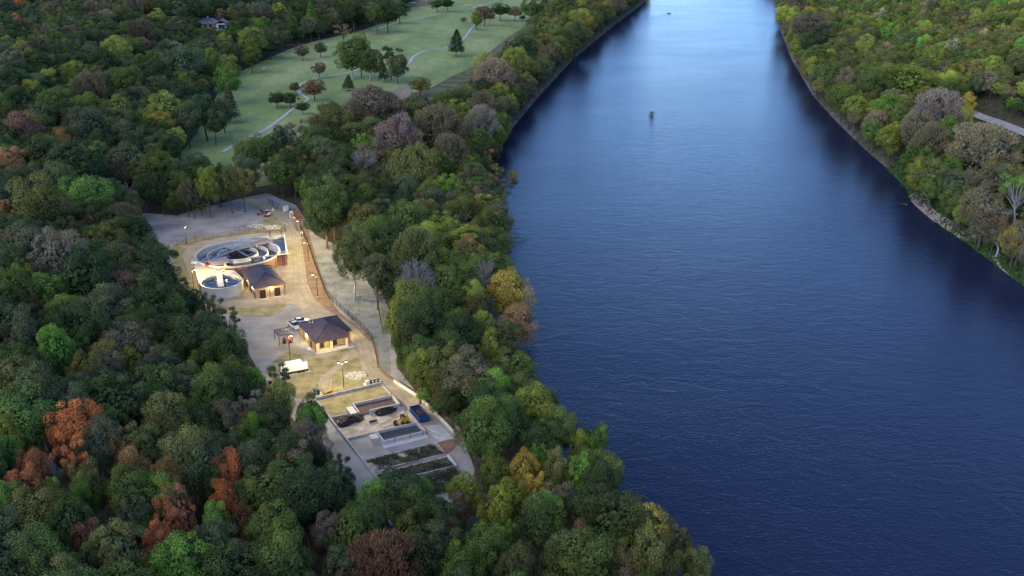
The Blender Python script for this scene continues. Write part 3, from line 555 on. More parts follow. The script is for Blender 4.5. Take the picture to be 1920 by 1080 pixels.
GRP = {'broadleaf_tree': 'leafy trees of the woods', 'open_crowned_tree': 'thin open trees', 'feathery_tree': 'feathery soft-crowned trees', 'weeping_tree': 'weeping trees', 'bare_tree': 'bare trees', 'conifer_tree': 'conifers by the lawn'}
def direction(dx, dy):
    a = math.degrees(math.atan2(-dy, dx)) % 360
    return ['right of', 'up and right of', 'above', 'up and left of', 'left of', 'down and left of', 'below', 'down and right of'][int((a+22.5)//45) % 8]
used = set()
def label_for(t):
    size = 'huge' if t['w'] > 95 else 'large' if t['w'] > 64 else 'medium' if t['w'] > 42 else 'small'
    col = CLR[t['c']][1]; kw = KW[t['k']]
    kw = '' if (t['k'] == 'b' and 'bare' in col) else kw+' '
    L = sorted(LMK, key=lambda l: math.hypot(l[0][0]-t['px'], l[0][1]-t['py']))
    cand = []
    for (q, nme) in L[:5]:
        dx, dy = t['px']-q[0], t['py']-q[1]; d = math.hypot(dx, dy)
        near = 'just ' if d < 45 else '' if d < 110 else 'well ' if d < 200 else 'far '
        cand.append(f"{size} {col} {kw}tree {near}{direction(dx, dy)} {nme}")
    for cnd in cand:
        if cnd not in used and len(cnd.replace('-', ' ').split()) <= 16: used.add(cnd); return cnd
    nb = sorted((o for o in IND if o is not t and o['c'] != t['c']), key=lambda o: math.hypot(o['px']-t['px'], o['py']-t['py']))
    for cnd in cand:
        for o in nb[:6]:
            s = cnd.replace('tree ', f"tree beside a {CLR[o['c']][1]} one, ", 1)
            if s not in used and len(s.replace('-', ' ').split()) <= 16: used.add(s); return s
    return cand[0]
def shape(t):
    vs = VARS[t['k']]; return vs[rnd.randrange(len(vs))]
for t in IND:
    s = shape(t); nm = NM[t['k']]
    e = empty(nm, label_for(t), 'tree', (t['x'], t['y'], t['z']-.1), rnd.uniform(0, 6.28), GRP[nm])
    e.scale = (t['r']*rnd.uniform(.88, 1.12), t['r']*rnd.uniform(.88, 1.12), t['H']/s['top'])
    if t['k'] in 'rmgs': e.rotation_euler[0] = rnd.uniform(-.1, .1); e.rotation_euler[1] = rnd.uniform(-.1, .1)
    if t.get('lean'): e.rotation_euler = (0, t['lean'], 0)
    tk = bpy.data.objects.new('trunk', s['pale'] if t['pale'] else s['trunk']); cr = bpy.data.objects.new('crown', s['crown'])
    for q in (tk, cr): COL.objects.link(q); q.parent = e
    j = rnd.uniform(.8, 1.2); jr = rnd.uniform(.9, 1.12)
    c = CLR[t['c']][0]; cr.color = (c[0]*j*jr, c[1]*j, c[2]*j*rnd.uniform(.85, 1.2), 1)
# ---------------------------------------------------------------- the rest of the woods: one object of instances
def mass_nodes(name, protos):
    ng = bpy.data.node_groups.new(name, 'GeometryNodeTree'); ng.interface.new_socket('Geometry', in_out='INPUT', socket_type='NodeSocketGeometry'); ng.interface.new_socket('Geometry', in_out='OUTPUT', socket_type='NodeSocketGeometry')
    N, L = ng.nodes, ng.links; gi = N.new('NodeGroupInput'); go = N.new('NodeGroupOutput')
    ci = N.new('GeometryNodeCollectionInfo'); ci.inputs['Collection'].default_value = protos; ci.inputs['Separate Children'].default_value = True; ci.inputs['Reset Children'].default_value = True
    ip = N.new('GeometryNodeInstanceOnPoints'); ip.inputs['Pick Instance'].default_value = True
    def na(n, t):
        a = N.new('GeometryNodeInputNamedAttribute'); a.data_type = t; a.inputs['Name'].default_value = n; return a.outputs[0]
    L.new(gi.outputs[0], ip.inputs['Points']); L.new(ci.outputs[0], ip.inputs['Instance']); L.new(na('pick', 'INT'), ip.inputs['Instance Index'])
    L.new(na('siz', 'FLOAT_VECTOR'), ip.inputs['Scale']); L.new(na('rot', 'FLOAT_VECTOR'), ip.inputs['Rotation']); L.new(ip.outputs[0], go.inputs[0]); return ng
pc = bpy.data.collections.new('tree_shapes'); names = []   # never linked to the scene: only the instancer reads it
for k in 'bcfglmrsw':
    for i, s in enumerate(VARS[k]):
        V, F, va, ti = s['raw']; tb = s['traw']; me = bpy.data.meshes.new('wood_tree')
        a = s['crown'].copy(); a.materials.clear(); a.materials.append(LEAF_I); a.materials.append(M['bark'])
        import bmesh
        bm = bmesh.new(); bm.from_mesh(a); lay = len(bm.verts)
        vs = [bm.verts.new(p) for p in tb.v]
        for f in tb.f:
            q = bm.faces.new([vs[j] for j in f]); q.material_index = 1
        bm.to_mesh(a); bm.free()
        ob = bpy.data.objects.new(f'{k}{i}', a); pc.objects.link(ob); names.append(ob.name)
names.sort(); SL = {k: [i for i, n in enumerate(names) if n[0] == k] for k in 'bcfglmrsw'}
def mass(name, ts, label):
    me = bpy.data.meshes.new(name); me.from_pydata([(t['x'], t['y'], t['z']-.1) for t in ts], [], [])
    pk, sz, rt, tn = [], [], [], []
    for t in ts:
        i = rnd.choice(SL[t['k']]); pk.append(i); top = 3.3 if t['k'] == 'c' else 2.85; sz += [t['r'], t['r'], t['H']/top]; rt += [rnd.uniform(-.1, .1), rnd.uniform(-.1, .1), rnd.uniform(0, 6.28)]
        j = rnd.uniform(.75, 1.25)*(1.2 if t['x'] > 150 else 1); jr = rnd.uniform(.88, 1.15); c = CLR[t['c']][0]; tn += [c[0]*j*jr, c[1]*j, c[2]*j, 1]
    a = me.attributes.new('pick', 'INT', 'POINT'); a.data.foreach_set('value', pk)
    a = me.attributes.new('siz', 'FLOAT_VECTOR', 'POINT'); a.data.foreach_set('vector', sz)
    a = me.attributes.new('rot', 'FLOAT_VECTOR', 'POINT'); a.data.foreach_set('vector', rt)
    a = me.attributes.new('tint', 'FLOAT_COLOR', 'POINT'); a.data.foreach_set('color', tn)
    o = bpy.data.objects.new(name, me); COL.objects.link(o); md = o.modifiers.new('wood', 'NODES'); md.node_group = mass_nodes(name, pc)
    tag(o, label, 'woodland', kind='stuff')
L_ = [t for t in MASS if not (t['x'] > np.interp(t['y'], [200, 300, 500, 1300], [60, 80, 160, 240]))]; R_ = [t for t in MASS if t not in L_]
mass('woods', MASS, 'mixed woodland covering the hillsides on both banks of the river')
# ================================================================ the treatment works
def loc(o_, rz, px, py, z=0):
    """ground point of a photo pixel in a thing's own frame"""
    x, y = G(px, py, z); dx, dy = x-o_[0], y-o_[1]; c, s = math.cos(rz), math.sin(rz); return (dx*c+dy*s, -dx*s+dy*c)
def batwing(l):
    '''street-lamp optics: more light sideways than straight down, so the ground is lit evenly'''
    l.use_nodes = True; N = l.node_tree.nodes; L = l.node_tree.links; em = N['Emission']; tc = N.new('ShaderNodeTexCoord'); sp = N.new('ShaderNodeSeparateXYZ'); L.new(tc.outputs['Normal'], sp.inputs[0])
    def mth(op, a, v): m = N.new('ShaderNodeMath'); m.operation = op; L.new(a, m.inputs[0]); m.inputs[1].default_value = v; return m.outputs[0]
    o = mth('ABSOLUTE', sp.outputs['Z'], 0); o = mth('MAXIMUM', o, .2); o = mth('POWER', o, -2.3); o = mth('MINIMUM', o, 13.0); o = mth('MULTIPLY', o, .42); L.new(o, em.inputs['Strength'])
def lamp_light(parent, at, power, size=.3, color=(1, .80, .38), spot=None):
    l = bpy.data.lights.new('lamp_light', 'SPOT' if spot else 'POINT'); l.energy = power*1.0; l.color = color; l.shadow_soft_size = size
    if spot: l.spot_size = R(spot); l.spot_blend = .15; batwing(l)
    o = bpy.data.objects.new('lamp_light', l); COL.objects.link(o); o.parent = parent; o.location = at; return o
def thick_roof(b, top, th, mi=0):
    """top: list of (list of xyz) faces; adds the faces, an underside and the fascia"""
    for f in top: b.add(f, [tuple(range(len(f)))], mi); b.add([(x, y, z-th) for x, y, z in f][::-1], [tuple(range(len(f)))], mi)
    ed = {}
    for f in top:
        for i in range(len(f)):
            a, c = tuple(round(q, 3) for q in f[i]), tuple(round(q, 3) for q in f[(i+1) % len(f)])
            if (c, a) in ed: del ed[(c, a)]
            else: ed[(a, c)] = 1
    for (a, c) in ed: b.add([a, (a[0], a[1], a[2]-th), (c[0], c[1], c[2]-th), c], [(0, 1, 2, 3)], mi)
    return b
# ---------------------------------------------------------------- pump house
o1 = (-75.5, 276.1); W1, L1 = 9.7, 17.0
e = empty('pump_house', 'square brown brick building with hip roof beside the two round tanks', 'building', (*o1, 0), R(26))
i = .55
MB().box(i, W1-i, i, L1-i, 0, 3.85).build('wall', 'brick', e)
MB().box(i-.04, W1-i+.04, i-.04, L1-i+.04, -.05, .55).build('wall_base', 'kerb', e)
zr = 6.4; a, b_, c_, d_ = (0, 0, 3.95), (W1, 0, 3.95), (W1, L1, 3.95), (0, L1, 3.95); r1, r2 = (W1/2, 4.9, zr), (W1/2, L1-4.9, zr)
rf = thick_roof(MB(), [[a, b_, r1], [b_, c_, r2, r1], [c_, d_, r2], [d_, a, r1, r2]], .22).build('roof', 'roof', e)
cp = MB()
for p, q in ((a, r1), (b_, r1), (c_, r2), (d_, r2), (r1, r2)): cp.tube((p[0], p[1], p[2]+.03), (q[0], q[1], q[2]+.04), .07, n=5)
cp.build('ridge_cap', M['dark'], rf)
for x0 in (1.7, 6.0):
    dr = MB().box(x0, x0+1.9, i-.09, i-.05, .12, 2.75).build('door', 'bronze', e)
    fb = MB(); fb.box(x0-.1, x0, i-.13, i, .1, 2.85).box(x0+1.9, x0+2, i-.13, i, .1, 2.85).box(x0-.1, x0+2, i-.13, i, 2.85, 2.95); fb.build('door_frame', 'cream', dr)
    MB().box(x0-.2, x0+2.1, i-.9, i-.14, -.02, .13).build('door_step', 'concrete_pale', e)
for x0, y0 in ((i-.06, i-.06), (4.85, i-.06), (W1-i+.06, i-.06), (i-.06, 8), (W1-i+.06, 9)): MB().tube((x0, y0, .1), (x0, y0, 3.75), .07).build('downspout', 'bronze', e)
for (x0, y0) in ((4.85+.35, i-.14), (i-.14, 3.2), (i-.14, 9.8)):
    l = MB().box(x0-.12, x0+.12, y0-.12, y0+.12, 2.9, 3.25).build('wall_lamp', 'lamp', e); lamp_light(l, (x0-(.35 if x0 < 1 else 0), y0-(.35 if x0 > 1 else 0), 2.95), 48, .12)
for y0 in (2.0, 6.2, 11.5): MB().box(i-.08, i-.03, y0, y0+1.0, .1, 2.3).build('side_door', 'bronze', e)
pd = MB().box(-1.55, .45, -.6, 14.5, -.02, .09).build('walk_slab', 'concrete_pale', e)
# ---------------------------------------------------------------- porch building
o2 = (-50.7, 238.3)
e = empty('porch_building', 'low hip-roofed building with ochre side wall and open columned porch facing the drying beds', 'building', (*o2, 0), R(28.5))
H2 = 3.15
b = MB(); b.box(.5, 10.8, 3.4, 14.7, 0, H2); b.build('wall', 'brick', e)
MB().box(.32, .5, .5, 14.75, 0, H2).build('side_wall', 'ochre', e)
MB().box(.52, 8.6, 3.22, 3.39, .1, H2).build('porch_back_wall', 'ochre', e)
MB().box(.2, 9.2, .2, 3.3, -.05, .16).build('porch_floor', 'concrete_pale', e)
T = lambda x, y: 3.3+.44*min(x, 11.3-x, y, 15.2-y)
P2 = lambda x, y: (x, y, T(x, y))
ra, rb = P2(5.65, 5.65), P2(5.65, 9.55)
rf = thick_roof(MB(), [[(0, 0, 3.3), P2(9.1, 0), P2(9.1, 2.2), ra], [P2(9.1, 2.2), P2(9.1, 3.2), P2(11.3, 3.2), P2(11.3, 15.2), rb, ra], [P2(11.3, 15.2), P2(0, 15.2), rb], [P2(0, 15.2), (0, 0, 3.3), ra, rb]], .2).build('roof', 'roof', e)
cp = MB()
for p, q in (((0, 0, 3.3), ra), (P2(9.1, 2.2), ra), (P2(11.3, 15.2), rb), (P2(0, 15.2), rb), (ra, rb)): cp.tube((p[0], p[1], p[2]+.03), (q[0], q[1], q[2]+.04), .07, n=5)
cp.build('ridge_cap', 'dark', rf)
for q in ((2.3, 11.2), (2.9, 10.4)): MB().tube((*q, T(*q)-.1), (*q, T(*q)+.55), .09).build('vent_pipe', 'white', rf)
for x0 in (.75, 4.55, 8.7): MB().box(x0-.28, x0+.28, .35, .91, .1, 3.1).build('column', 'cream', e)
for x0, x1 in ((1.1, 4.2), (4.9, 8.4)): MB().box(x0, x1, .5, .72, .16, .8).build('porch_rail_wall', 'cream', e)
for x0, w_ in ((5.2, 1.7), (2.2, 1.2)):
    dr = MB().box(x0, x0+w_, 3.12, 3.2, .15, 2.4).build('door', 'bronze', e); MB().box(x0+w_-.2, x0+w_-.1, 3.05, 3.11, 1.1, 1.25).build('door_handle', 'steel', dr)
MB().box(10.82, 10.9, 4.2, 6.0, .1, 2.6).build('side_door', 'bronze', e)
MB().box(.22, .3, 3.8, 5.0, .1, 2.3).build('side_door', 'bronze', e)
MB().box(-.9, .3, 3.4, 5.4, -.02, .12).build('door_step', 'concrete_pale', e)
MB().box(9.0, 10.6, -.2, 3.0, -.02, .14).build('side_slab', 'concrete', e)
for y0 in (.6, 6.2, 10.5): MB().tube((.24, y0, .1), (.24, y0, 3.1), .06).build('downspout', 'bronze', e)
l = MB().box(.05, .3, 7.6, 8.0, 2.35, 2.8).build('wall_lamp', 'lamp', e); lamp_light(l, (-.4, 7.8, 2.6), 75, .15)
l = MB().box(10.92, 11.1, 6.6, 7.0, 2.35, 2.8).build('wall_lamp', 'lamp', e); lamp_light(l, (11.5, 6.8, 2.6), 130, .15)  # extra lamp added on this side to brighten the road
l = MB().box(2.3, 3.1, 1.6, 1.9, 2.9, 3.02).build('porch_lamp', 'lamp', e); lamp_light(l, (2.7, 1.75, 2.7), 50, .15)
# ---------------------------------------------------------------- open shelter and the machine under it
P = (-61.4, 243.8); e = empty('open_shelter', 'small flat brown roof on four thin posts beside the porch building', 'shelter', (*P, 0), R(28.5))
MB().box(0, 4.0, 0, 4.7, 2.75, 2.92).build('roof', 'roof', e)
for q in ((.25, .25), (3.75, .25), (.25, 4.45), (3.75, 4.45)): MB().box(q[0]-.07, q[0]+.07, q[1]-.07, q[1]+.07, 0, 2.75).build('post', 'bronze', e)
l = MB().box(3.4, 3.6, 1.5, 1.7, 2.55, 2.75).build('ceiling_lamp', 'lamp', e); lamp_light(l, (3.5, 1.6, 2.4), 45, .12)
e = empty('garden_tractor', 'small red tractor parked under the open shelter', 'tractor', (P[0]+1.7, P[1]+2.2, 0), R(10))
MB().box(-.2, 1.15, -.32, .32, .55, 1.05).box(.95, 1.2, -.28, .28, .5, .95).build('hood', 'red', e); MB().box(-1.0, -.2, -.5, .5, .5, .8).build('body', 'orange', e)
MB().box(-.85, -.4, -.25, .25, .8, .92).box(-.95, -.85, -.25, .25, .8, 1.4).build('seat', 'dark', e)
for x0, y0, r in ((-.65, .62, .52), (-.65, -.62, .52), (.85, .5, .32), (.85, -.5, .32)): MB().tube((x0, y0-.13, r), (x0, y0+.13, r), r, n=16).build('wheel', 'rubber', e)
MB().tube((-.9, -.45, .8), (-.9, -.45, 1.9), .04).tube((-.9, .45, .8), (-.9, .45, 1.9), .04).tube((-.9, -.45, 1.9), (-.9, .45, 1.9), .04).build('roll_bar', 'dark', e)
MB().tube((.1, 0, 1.0), (-.15, 0, 1.3), .03).tube((-.15, -.2, 1.3), (-.15, .2, 1.3), .03).build('steering_wheel', 'dark', e)
# ---------------------------------------------------------------- large round tank
CB = G(445.8, 474.0, 3.8); ZR = 3.8
e = empty('round_treatment_tank', 'large round concrete tank with nested ring walls, crossing walkways and a corner basin', 'tank', (*CB, 0))
MB().ring(0, 0, 13.35, 12.8, .1, ZR, n=96).build('outer_wall', 'concrete_pale', e)
MB().ring(0, 0, 13.42, 13.36, 0, ZR-.35, -100, 8, n=60).build('outer_cladding', 'terracotta', e)
MB().ring(0, 0, 9.6, 9.25, .5, ZR-.25, -20, 262, n=80).build('middle_wall', 'concrete_pale', e)
MB().ring(0, 0, 6.4, 6.0, .5, ZR-.1, n=72).build('inner_wall', 'concrete_pale', e)
MB().disc(0, 0, 12.9, 1.3, 72).build('channel_floor', 'algae', e)
MB().ring(0, 0, 9.3, 6.3, 1.35, 2.45, n=72).build('channel_water', 'algae', e)
MB().ring(0, 0, 12.88, 9.55, 1.35, 2.0, -70, -5, n=30).build('overflow_water', 'tankwater', e)
MB().disc(0, 0, 6.05, 2.6, 60).build('clear_water', 'tankwater', e)
def walkway(parent, p, q, w, z, rail=1.05, posts=9, name='walkway', m='steel'):
    p = np.array(p, float); q = np.array(q, float); d = (q-p)/np.linalg.norm(q-p); n = np.array([-d[1], d[0]])*w/2
    dk = MB().bar((*p, z), (*q, z), w, .14).build(name, m, parent)
    for s in (-1, 1):
        b = MB(); A, B = p+n*s, q+n*s
        b.tube((*A, z+rail), (*B, z+rail), .045, n=4).tube((*A, z+rail*.5), (*B, z+rail*.5), .03, n=4)
        for i in range(posts+1):
            r = A+(B-A)*i/posts; b.tube((*r, z), (*r, z+rail), .04, n=4)
        b.build('handrail', m, dk)
        MB().bar((*(A), z-.38), (*(B), z-.38), .12, .36).build('side_beam', 'dark' if s < 0 else m, dk)
    return dk
Lc = lambda px, py, z=ZR: (G(px, py, z)[0]-CB[0], G(px, py, z)[1]-CB[1])
walkway(e, Lc(383, 492), Lc(440, 469), 1.2, ZR, posts=11)
walkway(e, Lc(440, 469), Lc(511, 452), 1.2, ZR, posts=13)
walkway(e, Lc(371, 491), Lc(398, 478), .8, ZR-.4, posts=6)
MB().bar((*Lc(420, 463), ZR-.5), (*Lc(470, 481), ZR-.5), .9, .3).build('cross_beam', 'dark', e)
MB().bar((*Lc(441, 467), ZR-.3), (*Lc(469, 482), ZR-.3), .35, .35).build('cross_beam', 'steel', e)
pp = MB().tube((*Lc(469, 481), 3.3), (*Lc(524, 476), 3.3), .3, n=10).build('outlet_pipe', 'steel', e)
rk = MB()
for k in range(5):
    a = R(15+k*34); rk.tube((-5.6*math.cos(a), -5.6*math.sin(a), 2.75), (5.6*math.cos(a), 5.6*math.sin(a), 2.75), .07, n=4)
rk.tube((0, 0, 1.4), (0, 0, 4.4), .35, n=12); rk.ring(0, 0, 2.3, 2.15, 2.5, 3.0, n=30); rk.build('scraper_mechanism', 'dark', e)
def vault(parent, p, q, r, z, m='pink'):
    p = np.array(p, float); q = np.array(q, float); d = (q-p)/np.linalg.norm(q-p); n = np.array([-d[1], d[0]]); v = []
    K = 12
    for s in (p, q):
        for i in range(K+1):
            t = math.pi*i/K; v.append((*(s+n*r*math.cos(t)), z+r*.85*math.sin(t)))
    f = [(i, i+1, K+2+i, K+1+i) for i in range(K)]+[tuple(range(K+1))[::-1], tuple(range(K+1, 2*K+2)), (0, K+1, 2*K+1, K)]
    return MB().add(v, f).build('vaulted_cover', m, parent)
vault(e, Lc(474, 460), Lc(499, 449.5), 1.5, ZR-.5); vault(e, Lc(395, 495), Lc(424, 487.5), 1.9, ZR-.4)
mtr = MB().tube((*Lc(386, 499), ZR), (*Lc(386, 499), ZR+.6), .28, n=12).box(Lc(386, 499)[0]+.25, Lc(386, 499)[0]+.8, Lc(386, 499)[1]-.3, Lc(386, 499)[1]+.3, ZR, ZR+.5).build('drive_motor', 'red', e)
# corner basin on the far right side
q0, q1, q2 = Lc(445, 448), Lc(533, 441), Lc(538.5, 476)
bs = MB(); bs.bar((*q0, .1), (*q1, .1), .45, ZR+.1); bs.bar((*q1, .1), (*q2, .1), .45, ZR+.1); bs.build('basin_wall', 'concrete_pale', e)
q3 = Lc(519.5, 478.5); MB().bar((q3[0], q3[1], .05), (q2[0]-.25, q2[1], .05), .4, ZR-.25).build('basin_front_wall', 'terracotta', e)
pl = [q1, q2, q3]+[(13.2*math.cos(R(t)), 13.2*math.sin(R(t))) for t in range(8, 86, 6)]
MB().prism([(p[0], p[1]) for p in pl], 2.3, 2.9).build('basin_water', 'algae', e)
MB().bar((q3[0]-.4, q3[1]-.1, ZR), (q2[0]+.6, q2[1]+.1, ZR), .9, .15).build('basin_walkway', 'concrete_pale', e)
g_ = Lc(531.5, 478); b = MB()
for dx in (-.28, .28): b.tube((g_[0]+dx, g_[1]-.6, .1), (g_[0]+dx, g_[1]-.6, ZR+1), .07)
b.tube((g_[0]-.28, g_[1]-.6, 2), (g_[0]+.28, g_[1]-.6, 2), .05); b.build('riser_pipe', 'dark', e)
b = MB()
for k in range(7):
    r = np.array(q3)+(np.array(q2)-np.array(q3))*k/6; b.tube((*r, ZR), (*r, ZR+1.05), .05, n=4)
b.tube((*q3, ZR+1.05), (*q2, ZR+1.05), .05, n=4).tube((*q3, ZR+.5), (*q2, ZR+.5), .04, n=4); b.build('handrail', 'steel', e)
for q in ((506.5, 444), (528, 440.5)): MB().tube((*Lc(*q), ZR), (*Lc(*q), ZR+1.8), .12).build('standpipe', 'dark', e)
# ---------------------------------------------------------------- small round tank with its deck
CS = G(415.2, 527.3, 3.4); DX, DY = CS
e = empty('small_clarifier_tank', 'smaller round concrete tank with a white bridge over dark water', 'tank', (*CS, 0)); ZS = 3.4
MB().ring(0, 0, 6.2, 5.75, 0, ZS, n=72).build('wall', 'concrete_pale', e); MB().disc(0, 0, 5.8, 2.6, 48).build('water', 'tankwater', e)
MB().ring(0, 0, 5.3, 5.15, 2.5, 2.85, n=60).build('weir_ring', 'steel', e)
Ls = lambda px, py, z=ZS: (G(px, py, z)[0]-CS[0], G(px, py, z)[1]-CS[1])
dk = MB().bar((*Ls(410.5, 512.5), ZS), (*Ls(415, 538), ZS), 1.7, .2).build('bridge', 'concrete_pale', e)
b = MB()
for s in (-.85, .85):
    A, B = Ls(410.5, 512.5), Ls(415, 538)
    for k in range(7): b.tube((A[0]+(B[0]-A[0])*k/6+s, A[1]+(B[1]-A[1])*k/6, ZS), (A[0]+(B[0]-A[0])*k/6+s, A[1]+(B[1]-A[1])*k/6, ZS+1), .03, n=4)
    b.tube((A[0]+s, A[1], ZS+1), (B[0]+s, B[1], ZS+1), .035, n=4)
b.build('handrail', 'steel', dk)
b = MB()
for k in range(6):
    a = R(k*60+12); b.tube((.6*math.cos(a), .6*math.sin(a), 2.7), (4.9*math.cos(a), 4.9*math.sin(a), 2.72), .09, n=4)
b.ring(0, 0, 1.5, 1.38, 2.4, 3.0, n=24); b.build('rake_arm', 'steel', e)
e = empty('concrete_deck', 'tall cream concrete deck joining the large and small round tanks', 'deck', (*CB, 0))
pl = [Lc(*q) for q in ((366, 486), (364.5, 498), (368, 515), (373, 530), (377, 524), (388, 516.5), (400, 513.5), (415, 512), (430, 513.5), (440, 517), (449, 521.5), (440, 505.5), (425, 504.5), (405, 502.5), (385, 497), (372, 489))]
pl = [(p if math.hypot(*p) > 13.42 else (p[0]*13.42/math.hypot(*p), p[1]*13.42/math.hypot(*p))) for p in pl]
cs = (CS[0]-CB[0], CS[1]-CB[1])
pl = [(p if math.dist(p, cs) > 6.3 else tuple(np.array(cs)+(np.array(p)-cs)*6.3/math.dist(p, cs))) for p in pl]
MB().prism(pl, 0, ZR-.3).build('deck_block', 'cream', e)
q = Lc(365, 491); MB().box(q[0]-.9, q[0]+.9, q[1]-.7, q[1]+.7, ZR-.3, ZR+.3).build('deck_box', 'concrete_pale', e)
q = Lc(413, 507.5); MB().box(q[0]-1.3, q[0]+1.3, q[1]-.6, q[1]+.6, ZR-.28, ZR+.25).build('hatch', 'steel', e)
b = MB()
q = Lc(424, 504)
for dx in (-1.6, -.5, .6, 1.7): b.tube((q[0]+dx, q[1], ZR-.3), (q[0]+dx, q[1], ZR+.9), .05, n=5)
for z in (.3, .9): b.tube((q[0]-1.6, q[1], ZR+z), (q[0]+1.7, q[1], ZR+z), .05, n=5)
b.build('valve_rail', 'yellow', e)
l = MB().box(q[0]-.2, q[0]+.2, q[1]-.9, q[1]-.6, ZR+.9, ZR+1.1).build('deck_lamp', 'lamp', e); lamp_light(l, (q[0], q[1]-1.2, ZR+1.3), 75, .15)
st = MB()
q = Lc(436, 516, 1.5)
for k in range(12): st.box(q[0]-.5+k*.02, q[0]+.5+k*.02, q[1]-k*.28, q[1]-k*.28+.3, 3.4-k*.28, 3.5-k*.28)
st.tube((q[0]+.6, q[1], 4.4), (q[0]+.8, q[1]-3.2, 1.2), .04, n=4); st.build('stair', 'steel', e)
# ---------------------------------------------------------------- lamp posts
def lamp_post(base, h, label, lit, heads=1, power=900, rz=0.0):
    x, y = G(*base); e = empty('lamp_post', label, 'street lamp', (x, y, 0), rz, 'pole lamps around the works')
    MB().tube((0, 0, 0), (0, 0, .55), .26, .24, 12).build('base', 'concrete_pale', e); MB().tube((0, 0, .5), (0, 0, h), .10, .07, 8).build('pole', 'bronze', e)
    for s in ([1] if heads == 1 else [1, -1]):
        hd = MB().bar((s*.05, 0, h-.05), (s*1.0, 0, h), .1, .08).box(min(s*.6, s*1.25), max(s*.6, s*1.25), -.2, .2, h-.02, h+.12).build('lamp_head', 'bronze', e)
        MB().box(min(s*.65, s*1.2), max(s*.65, s*1.2), -.16, .16, h-.07, h-.025).build('lens', 'lamp' if lit else 'glass', hd)
        if lit: lamp_light(hd, (s*.92, 0, h-.2), power/heads, .2, spot=172)
lamp_post((351, 462), 7.2, 'lit lamp post standing alone at the far fence left of the large tank', True, 1, 420, R(-60))
lamp_post((579, 494), 7.2, 'thin lamp post on the brown verge right of the large tank', True, 1, 1300, R(180))
lamp_post((596, 559), 7.4, 'lamp post on the brown verge right of the pump house', True, 1, 1300, R(180))
lamp_post((364, 543), 6.4, 'hooked dark lamp post beside the small round tank', True, 1, 700, R(0))
lamp_post((545, 684), 8.2, 'tall lamp post rising behind the white trailer', True, 1, 500, R(-20))
lamp_post((645, 731), 7.4, 'lamp post with two heads on the yellow grass above the walled yard', True, 2, 1500, R(20))
lamp_post((566, 448), 6.5, 'lamp post by the open gate where the road narrows', True, 1, 1000, R(180))
# ---------------------------------------------------------------- chain-link fences
def fence(px, h, label, step=3.0):
    pts = [G(*p) for p in px]; P = smooth_poly(pts, False, 6); A = np.array(P); seg = np.linalg.norm(np.diff(A, axis=0), axis=1); cum = np.concatenate([[0], np.cumsum(seg)]); n = max(2, int(cum[-1]/step))
    at = lambda s: np.array([np.interp(s, cum, A[:, 0]), np.interp(s, cum, A[:, 1])])
    Q = [at(cum[-1]*i/n) for i in range(n+1)]; o = Q[0]; e = empty('chain_link_fence', label, 'fence', (*o, 0))
    for q in Q: MB().tube((*(q-o), 0), (*(q-o), h), .05, n=5).build('fence_post', 'dark', e)
    b = MB()
    for a, c in zip(Q[:-1], Q[1:]):
        for z in (.08, h): b.tube((*(a-o), z), (*(c-o), z), .03, n=4)
    b.build('rail', 'dark', e)
    w = MB()
    for a, c in zip(Q[:-1], Q[1:]):
        L_ = np.linalg.norm(c-a); k = max(2, int(L_/.42)); m_ = max(1, int(h/.42))
        for i in range(-m_, k):
            for sg in (1, -1):
                i0, i1 = (i, i+m_) if sg > 0 else (i+m_, i)
                f0, f1 = i0/k, i1/k; z0, z1 = 0.08, h
                # clip to the panel
                def at_(t): return f0+(f1-f0)*t, z0+(z1-z0)*t
                ts = [0.0, 1.0]
                if f1 != f0:
                    ta, tb = sorted(((0-f0)/(f1-f0), (1-f0)/(f1-f0))); ts = [max(0, ta), min(1, tb)]
                if ts[1]-ts[0] < .05: continue
                (fa, za), (fb, zb) = at_(ts[0]), at_(ts[1]); w.tube((*(a+(c-a)*fa-o), za), (*(a+(c-a)*fb-o), zb), .009, n=3)
    w.build('wire_mesh', 'dark', e)
fence([(318,465),(345,458),(375,452),(398,449),(450,441),(485,437),(534,436)], 2.0, 'dark chain-link fence curving behind the large round tank')
fence([(563,428),(572,448),(580,465),(588,490),(600,522),(612,552),(629,572),(646,587),(667,606),(687,625),(700,643),(705,668),(709,690)], 2.0, 'long dark chain-link fence following the right side of the road')
for q, lb in (((535, 434), 'dark gate post at the left side of the road'), ((556, 433), 'dark gate post at the right side of the road')):
    x, y = G(*q); e = empty('gate_post', lb, 'gate post', (x, y, 0), 0, 'gate posts at the road')
    MB().tube((0, 0, 0), (0, 0, 2.6), .1, n=8).build('post', 'dark', e); MB().box(-.12, .12, -.12, .12, 2.6, 2.68).build('cap', 'dark', e); MB().tube((0, .06, .5), (.9, -.6, .5), .04).tube((0, .06, 1.8), (.9, -.6, 1.8), .04).build('brace', 'dark', e)
# ---------------------------------------------------------------- walled yard
Z3 = lambda x, y: (560+x/4.32, 690+y/4.32)
def curb(name, label, px, w, h, m='kerb', cat='wall'):
    P = [G(*p) for p in px]; b = MB()
    for a, c in zip(P[:-1], P[1:]):
        a = np.array(a); c = np.array(c); d = (c-a)/np.linalg.norm(c-a)*w/2
        b.bar((*(a-d*.98), .02), (*(c+d*.98), .02), w, h)
    return tag(b.build(name, m), label, cat)
curb('yard_wall', 'dark-faced low wall along the top of the walled yard', [Z3(148, 262), Z3(672, 137)], .3, .8)
curb('yard_kerb', 'long straight kerb on the left side of the walled yard', [Z3(150, 275), Z3(668, 943)], .28, .35)
curb('yard_kerb', 'kerb closing the bottom end of the walled yard', [Z3(672, 943), Z3(1272, 803)], .3, .4)
curb('yard_kerb', 'kerb from the upper walled bed up to the top wall corner', [Z3(675, 140), Z3(745, 218)], .28, .35)
